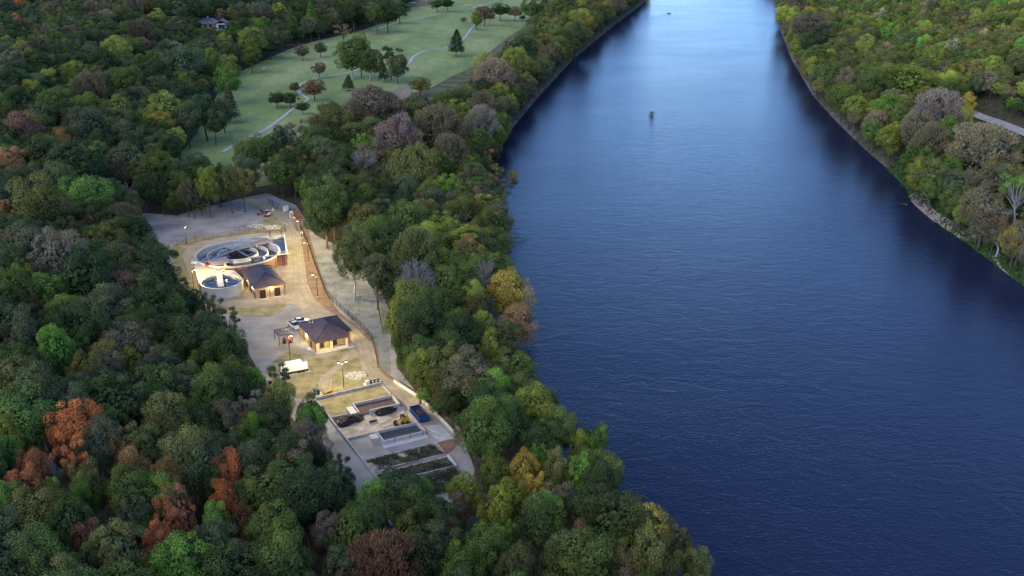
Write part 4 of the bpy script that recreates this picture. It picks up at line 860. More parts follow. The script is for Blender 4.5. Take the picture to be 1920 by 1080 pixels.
curb('yard_kerb', 'kerb on the right side below the lower walled bed', [Z3(1030, 515), Z3(1170, 680)], .28, .3)
curb('yard_kerb', 'pale kerb at the lower right corner of the planted beds', [Z3(1210, 722), Z3(1275, 800)], .4, .55, 'concrete_pale')
curb('bed_divider', 'thin kerb line between sand area and grey gravel', [Z3(398, 578), Z3(612, 528)], .22, .3)
curb('bed_divider', 'kerb line above the green planted beds', [Z3(538, 752), Z3(1085, 618)], .22, .25)
curb('bed_divider', 'kerb line above the black sludge heap', [Z3(272, 408), Z3(490, 362)], .22, .35)
curb('long_white_wall', 'low pale wall along the river side of the road by the dumpster', [Z3(775, 118), Z3(1000, 265), Z3(1130, 405), Z3(1250, 525)], .35, .8, 'concrete_pale')
sheet('yard_gravel_upper', [Z3(160, 268), Z3(668, 145), Z3(745, 215), Z3(440, 290), Z3(495, 360), Z3(280, 408)], .07, 'straw', smooth=False)
sheet('yard_sand', [Z3(330, 480), Z3(430, 440), Z3(540, 400), Z3(490, 365), Z3(560, 340), Z3(640, 350), Z3(820, 290), Z3(860, 300), Z3(960, 420), Z3(940, 445), Z3(640, 515), Z3(400, 572)], .09, 'sand')
sheet('yard_gravel_lower', [Z3(403, 582), Z3(620, 532), Z3(640, 610), Z3(1030, 530), Z3(1085, 612), Z3(538, 748)], .07, 'gravel', smooth=False)
sheet('concrete_apron', [Z3(1010, 470), Z3(1150, 462), Z3(1250, 575), Z3(1115, 608)], .125, 'concrete', smooth=False)
sheet('red_dirt', [Z3(1115, 615), Z3(1250, 578), Z3(1265, 640), Z3(1185, 700), Z3(1130, 640)], .128, 'redsoil')
tag(sheet('planting_bed', [Z3(545, 757), Z3(1085, 622), Z3(1175, 695), Z3(640, 850)], .08, 'planting', smooth=False))
tag(sheet('planting_bed_lower', [Z3(630, 868), Z3(1200, 722), Z3(1262, 795), Z3(672, 935)], .08, 'planting', smooth=False))
def strip(name, a, c, w, z, m): P = [G(*a), G(*c)]; b = MB(); b.bar((*P[0], .02), (*P[1], .02), w, z); tag(b.build(name, m), kind='structure')
strip('sand_strip', Z3(640, 830), Z3(1150, 705), .35, .1, 'sand'); strip('sand_strip', Z3(645, 862), Z3(1195, 722), .35, .1, 'sand')
def rnd_patch(name, px, z, m): sheet(name, px, z, m)
rnd_patch('sand_patch', [Z3(545, 790), Z3(590, 770), Z3(650, 800), Z3(720, 790), Z3(690, 830), Z3(620, 850), Z3(580, 820)], .11, 'sand')
rnd_patch('sand_patch', [Z3(800, 700), Z3(850, 695), Z3(885, 712), Z3(840, 725)], .11, 'sand'); rnd_patch('sand_patch', [Z3(960, 650), Z3(985, 650), Z3(980, 685), Z3(965, 685)], .11, 'sand')
def bed(name, label, corners, fl, floor_m, h, wt=.3, gap=None):
    P = [np.array(G(*Z3(*q), h)) for q in corners]; o = P[0]; e = empty(name, label, 'drying bed', (*o, 0), 0, 'walled drying beds')
    Q = [p-o for p in P]; nm = ['back_wall', 'side_wall', 'front_wall', 'side_wall']; cen = sum(Q)/4
    for i in range(4):
        a, c = Q[i], Q[(i+1) % 4]; d = (c-a)/np.linalg.norm(c-a)
        if i in (0, 2): a2, c2 = a-d*wt/2, c+d*wt/2
        else: a2, c2 = a+d*wt*.52, c-d*wt*.52
        if i == 2 and gap: c2 = a2+(c2-a2)*gap
        MB().bar((*a2, .03), (*c2, .03), wt, h).build(nm[i], 'concrete', e)
    sh = [cen+(q-cen)*.97 for q in Q]; MB().prism([tuple(q) for q in sh], .02, fl).build('bed_floor', floor_m, e)
    return e, Q
eA, QA = bed('drying_bed', 'upper walled bed with brown gravel inside', [(440, 288), (755, 218), (815, 286), (490, 360)], .35, 'bed_brown', 1.0, gap=.74)
eB, QB = bed('drying_bed', 'lower walled bed with dark grey gravel inside', [(630, 512), (955, 440), (1025, 508), (690, 590)], .4, 'bed_grey', 1.0)
d = (QA[1]-QA[0])/np.linalg.norm(QA[1]-QA[0]); m_ = (QA[0]+QA[3])/2-d*1.1; MB().bar((*(m_-d*.75), .02), (*(m_+d*.75), .02), 3.6, .7).build('end_slab', 'concrete_pale', eA)
d = (QB[1]-QB[0])/np.linalg.norm(QB[1]-QB[0]); m_ = (QB[0]*.7+QB[3]*.3)-d*1.1; MB().bar((*(m_-d*.8), .02), (*(m_+d*.8), .02), 1.9, .7).build('end_slab', 'concrete_pale', eB)
nv = (QB[3]-QB[0])/np.linalg.norm(QB[3]-QB[0]); a, c = QB[3]+nv*.95, QB[2]+nv*.95; MB().bar((*(a-d*.4), .02), (*(c+d*.1), .02), 1.5, .13).build('apron_slab', 'concrete_pale', eB)
for f in (.25, .62, .93):
    q = QB[3]+(QB[2]-QB[3])*f; MB().tube((*(q+nv*.2), .1), (*(q+nv*.2), 1.5), .06).build('vent_pipe', 'dark', eB)
def heap(name, label, px, h, m, seed, cat='heap'):
    r = random.Random(seed); P = smooth_poly([G(*p) for p in px], True, 4); c = np.mean(P, 0); K = 9; v, f = [], []; n = len(P)
    for k in range(K):
        t = k/K
        for p in P:
            s = 1-t; jj = r.uniform(.9, 1.1); q = c+(np.array(p)-c)*s*jj; v.append((q[0]-c[0], q[1]-c[1], h*(1-s**2.2)*r.uniform(.75, 1.15)+.03))
    v.append((0, 0, h))
    for k in range(K-1):
        for i in range(n): f.append((k*n+i, k*n+(i+1) % n, (k+1)*n+(i+1) % n, (k+1)*n+i))
    f += [((K-1)*n+i, (K-1)*n+(i+1) % n, K*n) for i in range(n)]
    o = MB().add(v, f).build(name, m); o.location = (c[0], c[1], 0.07); return tag(o, label, cat)
heap('sludge_heap', 'broad black sludge heap against the left kerb of the yard', [Z3(280, 418), Z3(380, 395), Z3(495, 370), Z3(525, 405), Z3(520, 430), Z3(440, 455), Z3(400, 475), Z3(330, 482)], .8, 'sludge', 3)
heap('sludge_heap', 'smaller dark brown sludge heap in front of the upper walled bed', [Z3(605, 350), Z3(680, 335), Z3(790, 325), Z3(785, 350), Z3(740, 375), Z3(650, 395), Z3(620, 380)], .9, 'sludge', 4)
x, y = G(*Z3(316, 468)); e = empty('standpipe_marker', 'short white-capped pipe at the left edge of the black heap', 'pipe', (x, y, 0)); MB().tube((0, 0, 0), (0, 0, 1.0), .13, n=8).build('pipe', 'steel', e); MB().tube((0, 0, 1.0), (0, 0, 1.3), .19, .12, 8).build('cap', 'white', e)
P0, P1 = G(*Z3(572, 446)), G(*Z3(634, 432)); tag(MB().bar((*P0, .1), (*P1, .1), .3, .28).tube((P0[0], P0[1], .45), (P1[0], P1[1], .45), .12).build('timber_beam', 'wood'), 'short dark timber beam lying on the sand between the heaps', 'beam')
# ---------------------------------------------------------------- blue dumpster
x, y = G(*Z3(978, 402)); e = empty('roll_off_dumpster', 'open blue roll-off dumpster filled with dark sludge beside the lower bed', 'dumpster', (x, y, .13), R(27))
def vwall(x0, x1, y0, y1): return MB().box(x0, x1, y0, y1, .25, 1.6)
b = MB(); hw, hl_ = 1.15, 3.0
b.box(-hw, -hw+.08, -hl_, hl_, .25, 1.6).box(hw-.08, hw, -hl_, hl_, .25, 1.6).box(-hw+.08, hw-.08, hl_-.08, hl_, .25, 1.6).box(-hw+.08, hw-.08, -hl_, -hl_+.08, .25, 1.6).box(-hw+.08, hw-.08, -hl_+.08, hl_-.08, .25, .35); b.build('body', 'blue', e)
for s in (-1, 1):
    b = MB()
    for k in range(9): yy = -2.7+k*.675; b.box(min(s*hw, s*(hw+.08)), max(s*hw, s*(hw+.08)), yy-.05, yy+.05, .3, 1.5)
    b.box(min(s*hw, s*(hw+.1)), max(s*hw, s*(hw+.1)), -hl_, hl_, 1.5, 1.62); b.build('side_rib', 'blue', e)
b = MB(); r_ = random.Random(2)
gx = [-1.05+2.1*i/8 for i in range(9)]; gy = [-2.9+5.8*j/18 for j in range(19)]
b.add([(u, v, 1.15+.35*math.exp(-((v+1)/1.8)**2)*(1-abs(u)*.5)+r_.uniform(-.06, .06)) for v in gy for u in gx], [(j*9+i, j*9+i+1, (j+1)*9+i+1, (j+1)*9+i) for j in range(18) for i in range(8)]); b.build('load', 'sludge', e)
for yy in (-2.4, 2.4):
    for s in (-.8, .8): MB().tube((s-.1, yy, .12), (s+.1, yy, .12), .13, n=10).build('roller', 'dark', e)
# ---------------------------------------------------------------- yellow skid steer
x, y = G(*Z3(848, 452)); e = empty('skid_steer_loader', 'yellow skid steer loader parked on the sand behind the lower bed', 'loader', (x, y, .1), R(195))
MB().box(-1.2, .5, -.55, .55, .35, 1.15).add([(-1.2, -.5, 1.15), (-.3, -.5, 1.15), (-.3, .5, 1.15), (-1.2, .5, 1.15), (-1.1, -.45, 1.5), (-.3, -.45, 1.75), (-.3, .45, 1.75), (-1.1, .45, 1.5)], [(4, 5, 6, 7), (0, 1, 5, 4), (2, 3, 7, 6), (3, 0, 4, 7), (1, 2, 6, 5)]).build('body', 'yellow', e)
cb = MB()
for u, v in ((-.25, -.5), (-.25, .5), (.6, -.5), (.6, .5)): cb.tube((u, v, 1.0), (u*.95, v, 2.0), .06)
cb.box(-.35, .65, -.58, .58, 2.0, 2.1); cb.build('cab', 'dark', e)
for s in (-1, 1):
    MB().bar((-1.1, s*.72, 1.45), (.6, s*.72, 1.2), .14, .18).bar((.55, s*.72, 1.15), (1.5, s*.72, .3), .14, .2).build('lift_arm', 'yellow', e)
    for u in (-.85, .3): MB().tube((u, s*.6, .38), (u, s*.85, .38), .4, n=14).build('wheel', 'rubber', e)
MB().add([(1.4, -.9, .1), (2.2, -.9, .1), (2.2, .9, .1), (1.4, .9, .1), (1.4, -.9, .75), (1.4, .9, .75), (1.7, -.9, .7), (1.7, .9, .7)], [(0, 3, 2, 1), (0, 4, 5, 3), (0, 1, 6, 4), (3, 5, 7, 2), (4, 6, 7, 5)]).build('bucket', 'dark', e)
# ---------------------------------------------------------------- white trailer on a dark skid
x, y = G(552, 702); e = empty('tank_trailer', 'long white box trailer with sloped lower sides on a dark frame', 'trailer', (x-2.9, y-1.4, 0), R(25))
pr = [(0, .9), (0, 1.3), (0, 2.7), (.15, 2.85), (2.15, 2.85), (2.3, 2.7), (2.3, 1.3), (1.8, .8), (.5, .8)]
v = [(s, a, z) for s in (0, 6.6) for a, z in pr]; n = len(pr); MB().add(v, [tuple(range(n)), tuple(range(n, 2*n))[::-1]]+[(i, n+i, n+(i+1) % n, (i+1) % n) for i in range(n)]).build('body', 'white', e)
MB().box(1.2, 5.4, .1, 2.2, 2.86, 2.91).build('roof_sheet', 'white', e)
for u in (.1, 5.5): MB().box(u, u+1.0, .12, 2.15, 2.855, 2.9).build('roof_panel', 'grey_box', e)
b = MB(); b.box(-.1, 6.9, .1, .3, .45, .8).box(-.1, 6.9, 2.0, 2.2, .45, .8)
for k in range(9): b.box(.1+k*.8, .25+k*.8, .05, 2.25, .1, .78)
b.build('frame', 'bronze', e); MB().box(-.4, 7.3, -.3, 2.6, -.02, .1).build('pad', 'concrete_pale', e)
for u in (4.6, 5.6): MB().tube((u, -.05, .4), (u, .1, .4), .36, n=14).build('wheel', 'rubber', e)
# ---------------------------------------------------------------- small equipment of the yard
Z2 = lambda x, y: (500+x/4.8, 560+y/4.8)
x, y = G(*Z2(455, 865)); e = empty('control_panel', 'tall grey control cabinet with a pipe on a concrete pad', 'cabinet', (x, y, 0), R(27))
MB().box(-1.3, 1.2, -.9, .9, -.02, .12).build('pad', 'concrete_pale', e); MB().box(-.8, -.2, -.5, .6, .12, 1.9).build('cabinet', 'grey_box', e)
MB().tube((.2, .3, .1), (.2, .3, 2.6), .1).tube((.2, .3, 2.6), (-.1, .3, 2.9), .1).build('pipe', 'steel', e); MB().box(0, .5, -.5, 0, .12, 1.3).build('meter_box', 'dark', e)
P0, P1 = Z2(522, 868), Z2(592, 840); A, B = np.array(G(*P0)), np.array(G(*P1)); e = empty('yellow_barrier', 'yellow steel barrier lying by the top wall of the yard', 'barrier', (*A, 0))
B = B-A; MB().tube((0, 0, .55), (*B, .65), .28, n=10).build('bar', 'yellow', e)
for f in (.12, .85): MB().box(B[0]*f-.35, B[0]*f+.35, B[1]*f-.3, B[1]*f+.3, .02, .4).build('foot', 'yellow', e)
x, y = G(*Z2(955, 768)); e = empty('pump_skid', 'grey pump set on a slab at the top right corner of the yard', 'pump', (x, y, 0), R(27))
MB().box(-2.2, 2.2, -.9, .9, -.02, .3).build('slab', 'concrete_pale', e); MB().box(-1.8, -.9, -.4, .4, .3, 1.2).build('pump_box', 'white', e)
for u in (-.4, .5, 1.4): MB().tube((u, 0, .3), (u, 0, 1.0), .25, n=10).tube((u-.3, 0, 1.0), (u+.5, 0, 1.0), .1).build('pump', 'dark', e)
rb = MB(); r_ = random.Random(8); cx_, cy_ = G(*Z2(805, 697))
def rocks(name, label, c, rx, ry, n, rz, seed, s0=.16, s1=.38):
    b = MB(); r_ = random.Random(seed)
    for _ in range(n):
        a, t = r_.uniform(0, 6.28), math.sqrt(r_.random()); u, v = rx*t*math.cos(a), ry*t*math.sin(a); u, v = u*math.cos(rz)-v*math.sin(rz), u*math.sin(rz)+v*math.cos(rz); s = r_.uniform(s0, s1)
        P = [(u+s*math.cos(k*1.05+a)*r_.uniform(.7, 1.1), v+s*math.sin(k*1.05+a)*r_.uniform(.7, 1.1)) for k in range(6)]
        vv = [(p[0], p[1], 0) for p in P]+[(u+(p[0]-u)*.6, v+(p[1]-v)*.6, s*r_.uniform(.6, 1.0)) for p in P]
        b.add(vv, [tuple(range(6, 12))]+[(i, (i+1) % 6, 6+(i+1) % 6, 6+i) for i in range(6)])
    o = b.build(name, 'rock'); o.location = (*c, .1); return tag(o, label, 'rocks', kind='stuff')
rocks('loose_rocks', 'oval patch of loose white rocks on the yellow grass by the road', (cx_, cy_), 2.6, 2.3, 330, R(25), 8)
rocks('loose_rocks', 'pale rubble beside the fence behind the large tank', G(511, 427), 3.0, 2.4, 150, 0, 9, .2, .5)
rocks('loose_rocks', 'light gravel heap left of the rubble by the fence', G(482, 425), 3.6, 2.4, 150, 0, 10, .15, .35)
# ---------------------------------------------------------------- vehicles
def car(px, rz, label, pick=False, base=None):
    x, y, z = base if base is not None else (*G(*px), 0.1); e = empty('pickup_truck' if pick else 'parked_car', label, 'pickup truck' if pick else 'car', (x, y, z), rz)
    L_, W_ = (5.4, 1.95) if pick else (4.6, 1.8)
    def hull(pr, w0, name, m, tp=.9):
        n = len(pr); v = [(a, s*w0*(1 if z < 1.0 else tp), z) for s in (-.5, .5) for a, z in pr]
        return MB().add(v, [tuple(range(n)), tuple(range(n, 2*n))[::-1]]+[(i, n+i, n+(i+1) % n, (i+1) % n) for i in range(n)]).build(name, m, e)
    hull([(-L_/2, .45), (-L_/2, .95), (-L_/2+.1, 1.02), (L_*.2, 1.02), (L_*.45, .88), (L_/2, .72), (L_/2, .4)], W_, 'body', 'white', 1)
    if pick: hull([(-.5, 1.02), (-.4, 1.72), (.75, 1.72), (1.35, 1.02)], W_*.94, 'cab_windows', 'glass', .86); MB().box(-.32, .68, -.72, .72, 1.70, 1.78).build('cab_roof', 'white', e); MB().box(-L_/2+.15, -.65, -.75, .75, 1.0, 1.03).build('truck_bed', 'dark', e)
    else: hull([(-1.9, 1.02), (-1.35, 1.48), (.15, 1.48), (.95, 1.02)], W_*.94, 'cabin_windows', 'glass', .84); MB().box(-1.3, .1, -.66, .66, 1.46, 1.53).build('car_roof', 'white', e)
    for a in (-L_*.31, L_*.31):
        for s in (-1, 1):
            w_ = MB().tube((a, s*(W_/2-.2), .34), (a, s*(W_/2+.02), .34), .34, n=14).build('wheel', 'rubber', e); MB().tube((a, s*(W_/2+.02), .34), (a, s*(W_/2+.04), .34), .19, n=10).build('rim', 'steel', w_)
Z8 = lambda x, y: (520+x/7.71, 580+y/7.71)
car(Z8(248, 262), R(-52), 'white pickup truck nose-on at the corner of the porch building', True)
car(Z8(345, 200), R(12), 'white car partly hidden behind the roof of the porch building')
Z7 = lambda x, y: (460+x/9.8, 350+y/9.8)
# grey container
a, c = np.array(G(*Z7(420, 330))), np.array(G(*Z7(690, 480))); d = c-a; rz = math.atan2(d[1], d[0]); Lg = np.linalg.norm(d)
e = empty('storage_container', 'grey ribbed shipping container parked at the end of the road', 'container', (*a, .1), rz)
MB().box(0, Lg, 0, 2.6, .12, 2.75).build('body', 'grey_box', e); MB().box(-.04, Lg+.04, -.04, 2.64, 2.75, 2.85).build('top_frame', 'steel', e)
for v0 in (.15, 1.35): MB().box(Lg+.01, Lg+.06, v0, v0+1.1, .25, 2.6).build('door', 'white', e)
for u in (.3, .66): MB().box(Lg*u, Lg*u+.5, -.03, 0, .4, 2.3).build('side_panel', 'dark', e)
for u in (0, Lg-.2): MB().box(u, u+.2, .1, 2.5, 0, .12).build('foot', 'dark', e)
# orange and white mini excavator
x, y = G(*Z7(400, 545)); e = empty('mini_excavator', 'small orange and white excavator at the left edge of the road', 'excavator', (x, y, .05), R(165))
for s in (-.7, .7): MB().box(-.9, .9, s-.2, s+.2, 0, .5).build('track', 'rubber', e)
MB().box(-.9, .8, -.75, .75, .55, 1.05).build('body', 'orange', e); MB().box(-.55, .5, -.6, .2, 1.05, 2.2).build('cab', 'glass', e); MB().box(-.6, .55, -.65, .25, 2.2, 2.3).build('cab_roof', 'white', e); MB().box(-1.1, -.6, -.7, .7, .6, 1.5).build('counterweight', 'white', e)
MB().bar((.7, .4, 1.0), (2.3, .4, 2.3), .2, .25).build('boom', 'dark', e); MB().bar((2.25, .4, 2.3), (3.3, .4, .8), .16, .2).build('stick', 'dark', e); MB().box(3.0, 3.7, .1, .7, .3, .8).build('bucket', 'dark', e)
x, y = G(*Z7(245, 500)); heap('scrap_heap', 'low brown heap of branches and scrap by the excavator', [(x_, y_) for x_, y_ in (Z7(185, 490), Z7(235, 440), Z7(300, 440), Z7(330, 490), Z7(260, 525))], 1.3, 'dirt', 12)
x, y = G(*Z7(850, 568)); e = empty('portable_toilet', 'white portable toilet beside the road near the container', 'portable toilet', (x, y, .08), R(20))
MB().box(-.6, .6, -.6, .6, .1, 2.2).build('body', 'white', e); MB().add([(-.66, -.66, 2.2), (.66, -.66, 2.2), (.66, .66, 2.2), (-.66, .66, 2.2), (0, -.5, 2.45), (0, .5, 2.45)], [(0, 1, 4), (1, 2, 5, 4), (2, 3, 5), (3, 0, 4, 5), (0, 3, 2, 1)]).build('roof', 'white', e); MB().box(-.4, .4, -.63, -.6, .2, 2.0).build('door', 'grey_box', e); MB().tube((.4, .4, 2.2), (.4, .4, 2.8), .06).build('vent_pipe', 'white', e)
x, y = G(*Z7(905, 598)); e = empty('orange_barrel', 'orange barrel standing next to the white portable toilet', 'barrel', (x, y, .08)); MB().tube((0, 0, 0), (0, 0, 1.3), .48, .42, 14).build('body', 'orange', e); MB().tube((0, 0, .5), (0, 0, .75), .49, .48, 14).build('band', 'white', e); MB().tube((0, 0, 1.3), (0, 0, 1.38), .44, .4, 14).build('lid', 'dark', e)
for q, lb in ((Z7(1040, 860), 'white bag on the brown verge by the road gate'), (Z7(510, 435), 'white sack beside the grey container')):
    x, y = G(*q); heap('white_sack', lb, [(q[0]-3, q[1]), (q[0], q[1]-1.6), (q[0]+3, q[1]), (q[0], q[1]+1.6)], .8, 'white', 20, 'sack')
# ---------------------------------------------------------------- leaning utility pole
x, y = G(719, 626); e = empty('utility_pole', 'tall thin dark pole leaning by the trees right of the fence', 'pole', (x, y, 0)); MB().tube((0, 0, -.3), (-1.75, 1.5, 11.5), .17, .11, 8).build('pole', 'wood', e); MB().bar((-2.6, 1.9, 10.9), (-.8, 1.0, 10.9), .12, .14).build('crossarm', 'wood', e)
# ---------------------------------------------------------------- golf side
hx, hy, hz = hit(398, 52)
e = empty('house', 'low grey hip-roofed house in the clearing at the edge of the far wood', 'house', (hx, hy, hgt((hx, hy))[0]), R(8)); e.scale = (1.35, 1.35, 1.35)
MB().box(-9, 8, -4.5, 4.5, -1, 3.0).build('wall', 'brick', e)
Qs = [(-9.8, -5.3, 3), (5, -5.3, 3), (5, 5.3, 3), (-9.8, 5.3, 3)]; k1, k2 = (-5, 0, 5.8), (.5, 0, 5.8)
rf = thick_roof(MB(), [[Qs[0], Qs[1], k2, k1], [Qs[1], Qs[2], k2], [Qs[2], Qs[3], k1, k2], [Qs[3], Qs[0], k1]], .25).build('roof', 'shingle', e)
Qs = [(2.5, -6.5, 3.03), (10, -6.5, 3.03), (10, 3, 3.03), (2.5, 3, 3.03)]; k1, k2 = (6.2, -6.5, 5.2), (6.2, 3, 5.2)
thick_roof(MB(), [[Qs[0], k1, k2, Qs[3]], [k1, Qs[1], Qs[2], k2]], .25).build('wing_roof', 'shingle', e)
MB().box(3.3, 9.2, -5.9, -4.55, -1, 2.95).build('wing_wall', 'white', e); MB().box(4.3, 8.2, -5.97, -5.92, 0, 2.4).build('garage_door', 'dark', e)
for u in (-7, -4, -1): MB().box(u, u+1.5, -4.57, -4.52, .8, 2.2).build('window', 'glass', e)
MB().box(-2.3, -1.6, -.3, .3, 5.2, 6.8).build('chimney', 'white', rf)
p = hit(388, 60)
x, y, z = hx+12, hy+11, 0; z = hgt((x, y))[0]; e = empty('carport', 'open carport with a teal metal roof behind the grey-roofed house', 'carport', (x, y, z), R(8)); MB().box(-5, 5, -2.5, 2.5, 3.0, 3.2).build('roof', 'teal', e)
for u in (-4.6, 4.6):
    for v in (-2.2, 2.2): MB().box(u-.1, u+.1, v-.1, v+.1, -.5, 3).build('post', 'white', e)
def at(px, py): q = hit(px, py); return (q[0], q[1], q[2]+.05)
car(None, R(10), 'white car parked beside the grey-roofed house', base=(hx+6.5, hy-9, hgt((hx+6.5, hy-9))[0]+.05))
car(None, R(5), 'white car under the pines at the left edge of the lawn', base=at(568, 61))
car(None, R(60), 'white car half hidden in trees above the red soil', base=at(519, 54))
car(None, R(0), 'white car on the red soil at the top of the lawn', base=at(775, 6))
x, y, z = at(710, 10); e = empty('shed', 'small white-roofed shed behind the tall lawn trees', 'shed', (x, y, z), R(15)); MB().box(-3, 3, -2.5, 2.5, 0, 3).build('wall', 'cream', e); thick_roof(MB(), [[(-3.4, -3, 2.9), (3.4, -3, 2.9), (3.4, 0, 4.2), (-3.4, 0, 4.2)], [(-3.4, 0, 4.2), (3.4, 0, 4.2), (3.4, 3, 2.9), (-3.4, 3, 2.9)]], .15).build('roof', 'white', e); MB().box(-.6, .6, -2.56, -2.51, 0, 2.1).build('door', 'dark', e)
x, y, z = at(495, 133); e = empty('notice_board', 'small white board on two posts in the lawn', 'board', (x, y, z)); MB().box(-1.3, 1.3, -.05, .05, .9, 2.3).build('board', 'white', e)
for u in (-1.1, 1.1): MB().box(u-.08, u+.08, .06, .2, -.1, 2.2).build('post', 'wood', e)
x, y, z = at(612, 88); e = empty('golf_cart', 'tiny white golf cart beside the second dark round tree', 'golf cart', (x, y, z), R(40)); MB().box(-1.1, 1.1, -.6, .6, .35, .8).build('body', 'white', e); MB().box(-.7, .6, -.6, .6, 1.75, 1.85).build('roof', 'white', e)
for u in (-.7, .7):
    for v in (-.55, .55): MB().tube((u, v-.08, .25), (u, v+.08, .25), .25, n=10).build('wheel', 'rubber', e); MB().tube((u*.8, v, .8), (u*.8, v, 1.75), .03).build('post', 'dark', e)
MB().box(-.5, 0, -.5, .5, .8, 1.0).build('seat', 'dark', e)
for q, lb in (((908, 54), 'small white tee marker under the grey-purple lawn tree'),):
    x, y, z = at(*q); e = empty('tee_marker', lb, 'marker', (x, y, z)); MB().tube((0, 0, 0), (0, 0, 1.2), .15, n=8).build('post', 'white', e); MB().tube((0, 0, 1.2), (0, 0, 1.5), .3, .2, n=8).build('top', 'white', e)
# ---------------------------------------------------------------- river things
x, y = G(1255, 25, WZ); e = empty('motor_boat', 'small dark motor boat on the far reach of the river', 'boat', (x, y, WZ), R(-62))
pr = [(-2.6, -.9), (-2.6, .9), (.8, .95), (2.2, .55), (2.9, 0), (2.2, -.55), (.8, -.95)]; n = len(pr)
MB().add([(a*.92, c*.75, -.15) for a, c in pr]+[(a, c, .65) for a, c in pr], [tuple(range(n))]+[(i, (i+1) % n, n+(i+1) % n, n+i) for i in range(n)]).build('hull', 'steel', e)
MB().prism([(a*.93, c*.82) for a, c in pr], .2, .3).build('deck', 'dark', e); MB().box(-3.0, -2.6, -.2, .2, -.2, 1.0).build('outboard_motor', 'dark', e)
for u in (-1.3, .3): MB().box(u-.2, u+.2, -.6, .6, .3, .6).build('seat', 'white', e)
# V-shaped wake: two low ridges of water trailing behind the boat
hd = np.array([math.cos(R(-62)+math.pi), math.sin(R(-62)+math.pi)])
b = MB()
wdir = np.array(G(1185, 42, WZ))-np.array((x, y)); wdir /= np.linalg.norm(wdir)
for sg in (-1, 1):
    dd = np.array([wdir[0]*math.cos(sg*.09)-wdir[1]*math.sin(sg*.09), wdir[0]*math.sin(sg*.09)+wdir[1]*math.cos(sg*.09)]); nn = np.array([-dd[1], dd[0]]); K = 16
    v = []
    for k in range(K+1):
        p = np.array((x, y))+dd*(3+62*k/K); w_ = .5+1.3*k/K; hh = .16*(1-k/K)+.01
        v += [(*(p-nn*w_), WZ-.02), (*p, WZ+hh), (*(p+nn*w_), WZ-.02)]
    b.add(v, [(3*k+i, 3*k+3+i, 3*k+4+i, 3*k+1+i) for k in range(K) for i in range(2)])
tag(b.build('boat_wake', 'water', smooth=True), kind='structure')
x, y = G(1222, 217, WZ); e = empty('river_snag', 'small leafy snag standing alone in the middle of the river', 'snag', (x, y, WZ))
r_ = random.Random(4); b = MB()
for k in range(7):
    a = k*.9; b.tube((0, 0, -.5), (math.cos(a)*1.1*r_.uniform(.4, 1), math.sin(a)*1.1*r_.uniform(.4, 1), r_.uniform(.8, 2.2)), .09, .03, 5)
b.tube((-1.8, -.2, .05), (1.6, .3, .25), .16, .1); b.build('branch', 'wood', e)
C_ = np.array([(r_.gauss(0, .8), r_.gauss(0, .6), abs(r_.gauss(1.5, .6))) for _ in range(420)]); V, F = leaf_quads(C_, RNG.normal(size=(420, 3)), .09, .14, RNG)
me = np_mesh('foliage', V, F, [LEAF], False, {'var': RNG.uniform(.3, .7, len(V)), 'tip': np.zeros(len(V))}); f_ = bpy.data.objects.new('foliage', me); COL.objects.link(f_); f_.parent = e; f_.color = (.03, .07, .02, 1)
# dead snags and fallen trees on the left bank
def snag(px, top, label, pts=None, seed=0, z=None, r=.22):
    g = hit(*px); x, y, z0 = g; r_ = random.Random(seed); dd = ray(*top); t = y/dd[1]; zt = CAM_H+dd[2]*t; xt = dd[0]*t-x; h = zt-z0
    e = empty('dead_snag', label, 'dead tree', (x, y, z0-.2), 0, 'dead standing trees'); m1 = (xt*.4+.3, .2, h*.5); MB().tube((0, 0, 0), m1, r, r*.7, 7).tube(m1, (xt, 0, h), r*.7, r*.15, 6).build('trunk', 'palebark', e)
    for k in range(4):
        f = .45+.13*k; p = (xt*f, .1, h*f); q = (p[0]+r_.uniform(-1, 1)*h*.16, r_.uniform(-1, 1)*h*.12, p[2]+h*r_.uniform(.1, .22)); MB().tube(p, q, r*.4, r*.08, 5).build('branch', 'palebark', e)
snag((1158, 1020), (1171, 922), 'tall thin dead snag rising above the trees at the lower river bend', seed=1, r=.2)
snag((1136, 1040), (1130, 978), 'short pale dead snag left of the tall one at the lower bend', seed=2, r=.24)
snag((972, 118), (970, 88), 'white dead trunk among the bank trees below the brown scrub', seed=3, r=.5)
snag((199, 212), (197, 152), 'grey dead trunk between the dark trees of the upper left wood', seed=4, r=.4)
snag((306, 98), (305, 66), 'thin pale dead trunk left of the grey-roofed house clearing', seed=5, r=.5)
snag((252, 128), (250, 104), 'pale dead trunk at the small opening in the upper left wood', seed=6, r=.5)
def log(px0, px1, label, r=.2):
    a, c = np.array(G3(*px0, WZ)), np.array(G3(*px1, WZ)); a[2] = WZ+1.6; c[2] = WZ+.1; e = empty('fallen_log', label, 'log', tuple(a), 0, 'fallen trees at the waterline'); d = c-a
    MB().tube((0, 0, 0), d, r, r*.35, 7).build('trunk', 'bark', e)
    for k in range(4):
        f = .4+.15*k; p = d*f; MB().tube(p, p+np.array([.25*d[1]*(-1)**k, -.25*d[0]*(-1)**k, 1.0]), r*.4, r*.1, 5).build('branch', 'bark', e)
log((940, 452), (992, 448), 'fallen trunk reaching into the river below the leaning trees'); log((955, 700), (1003, 642), 'dark fallen branches at the bay below the golden tree')
log((1700, 392), (1688, 382), 'small log at the waterline by the stony path')
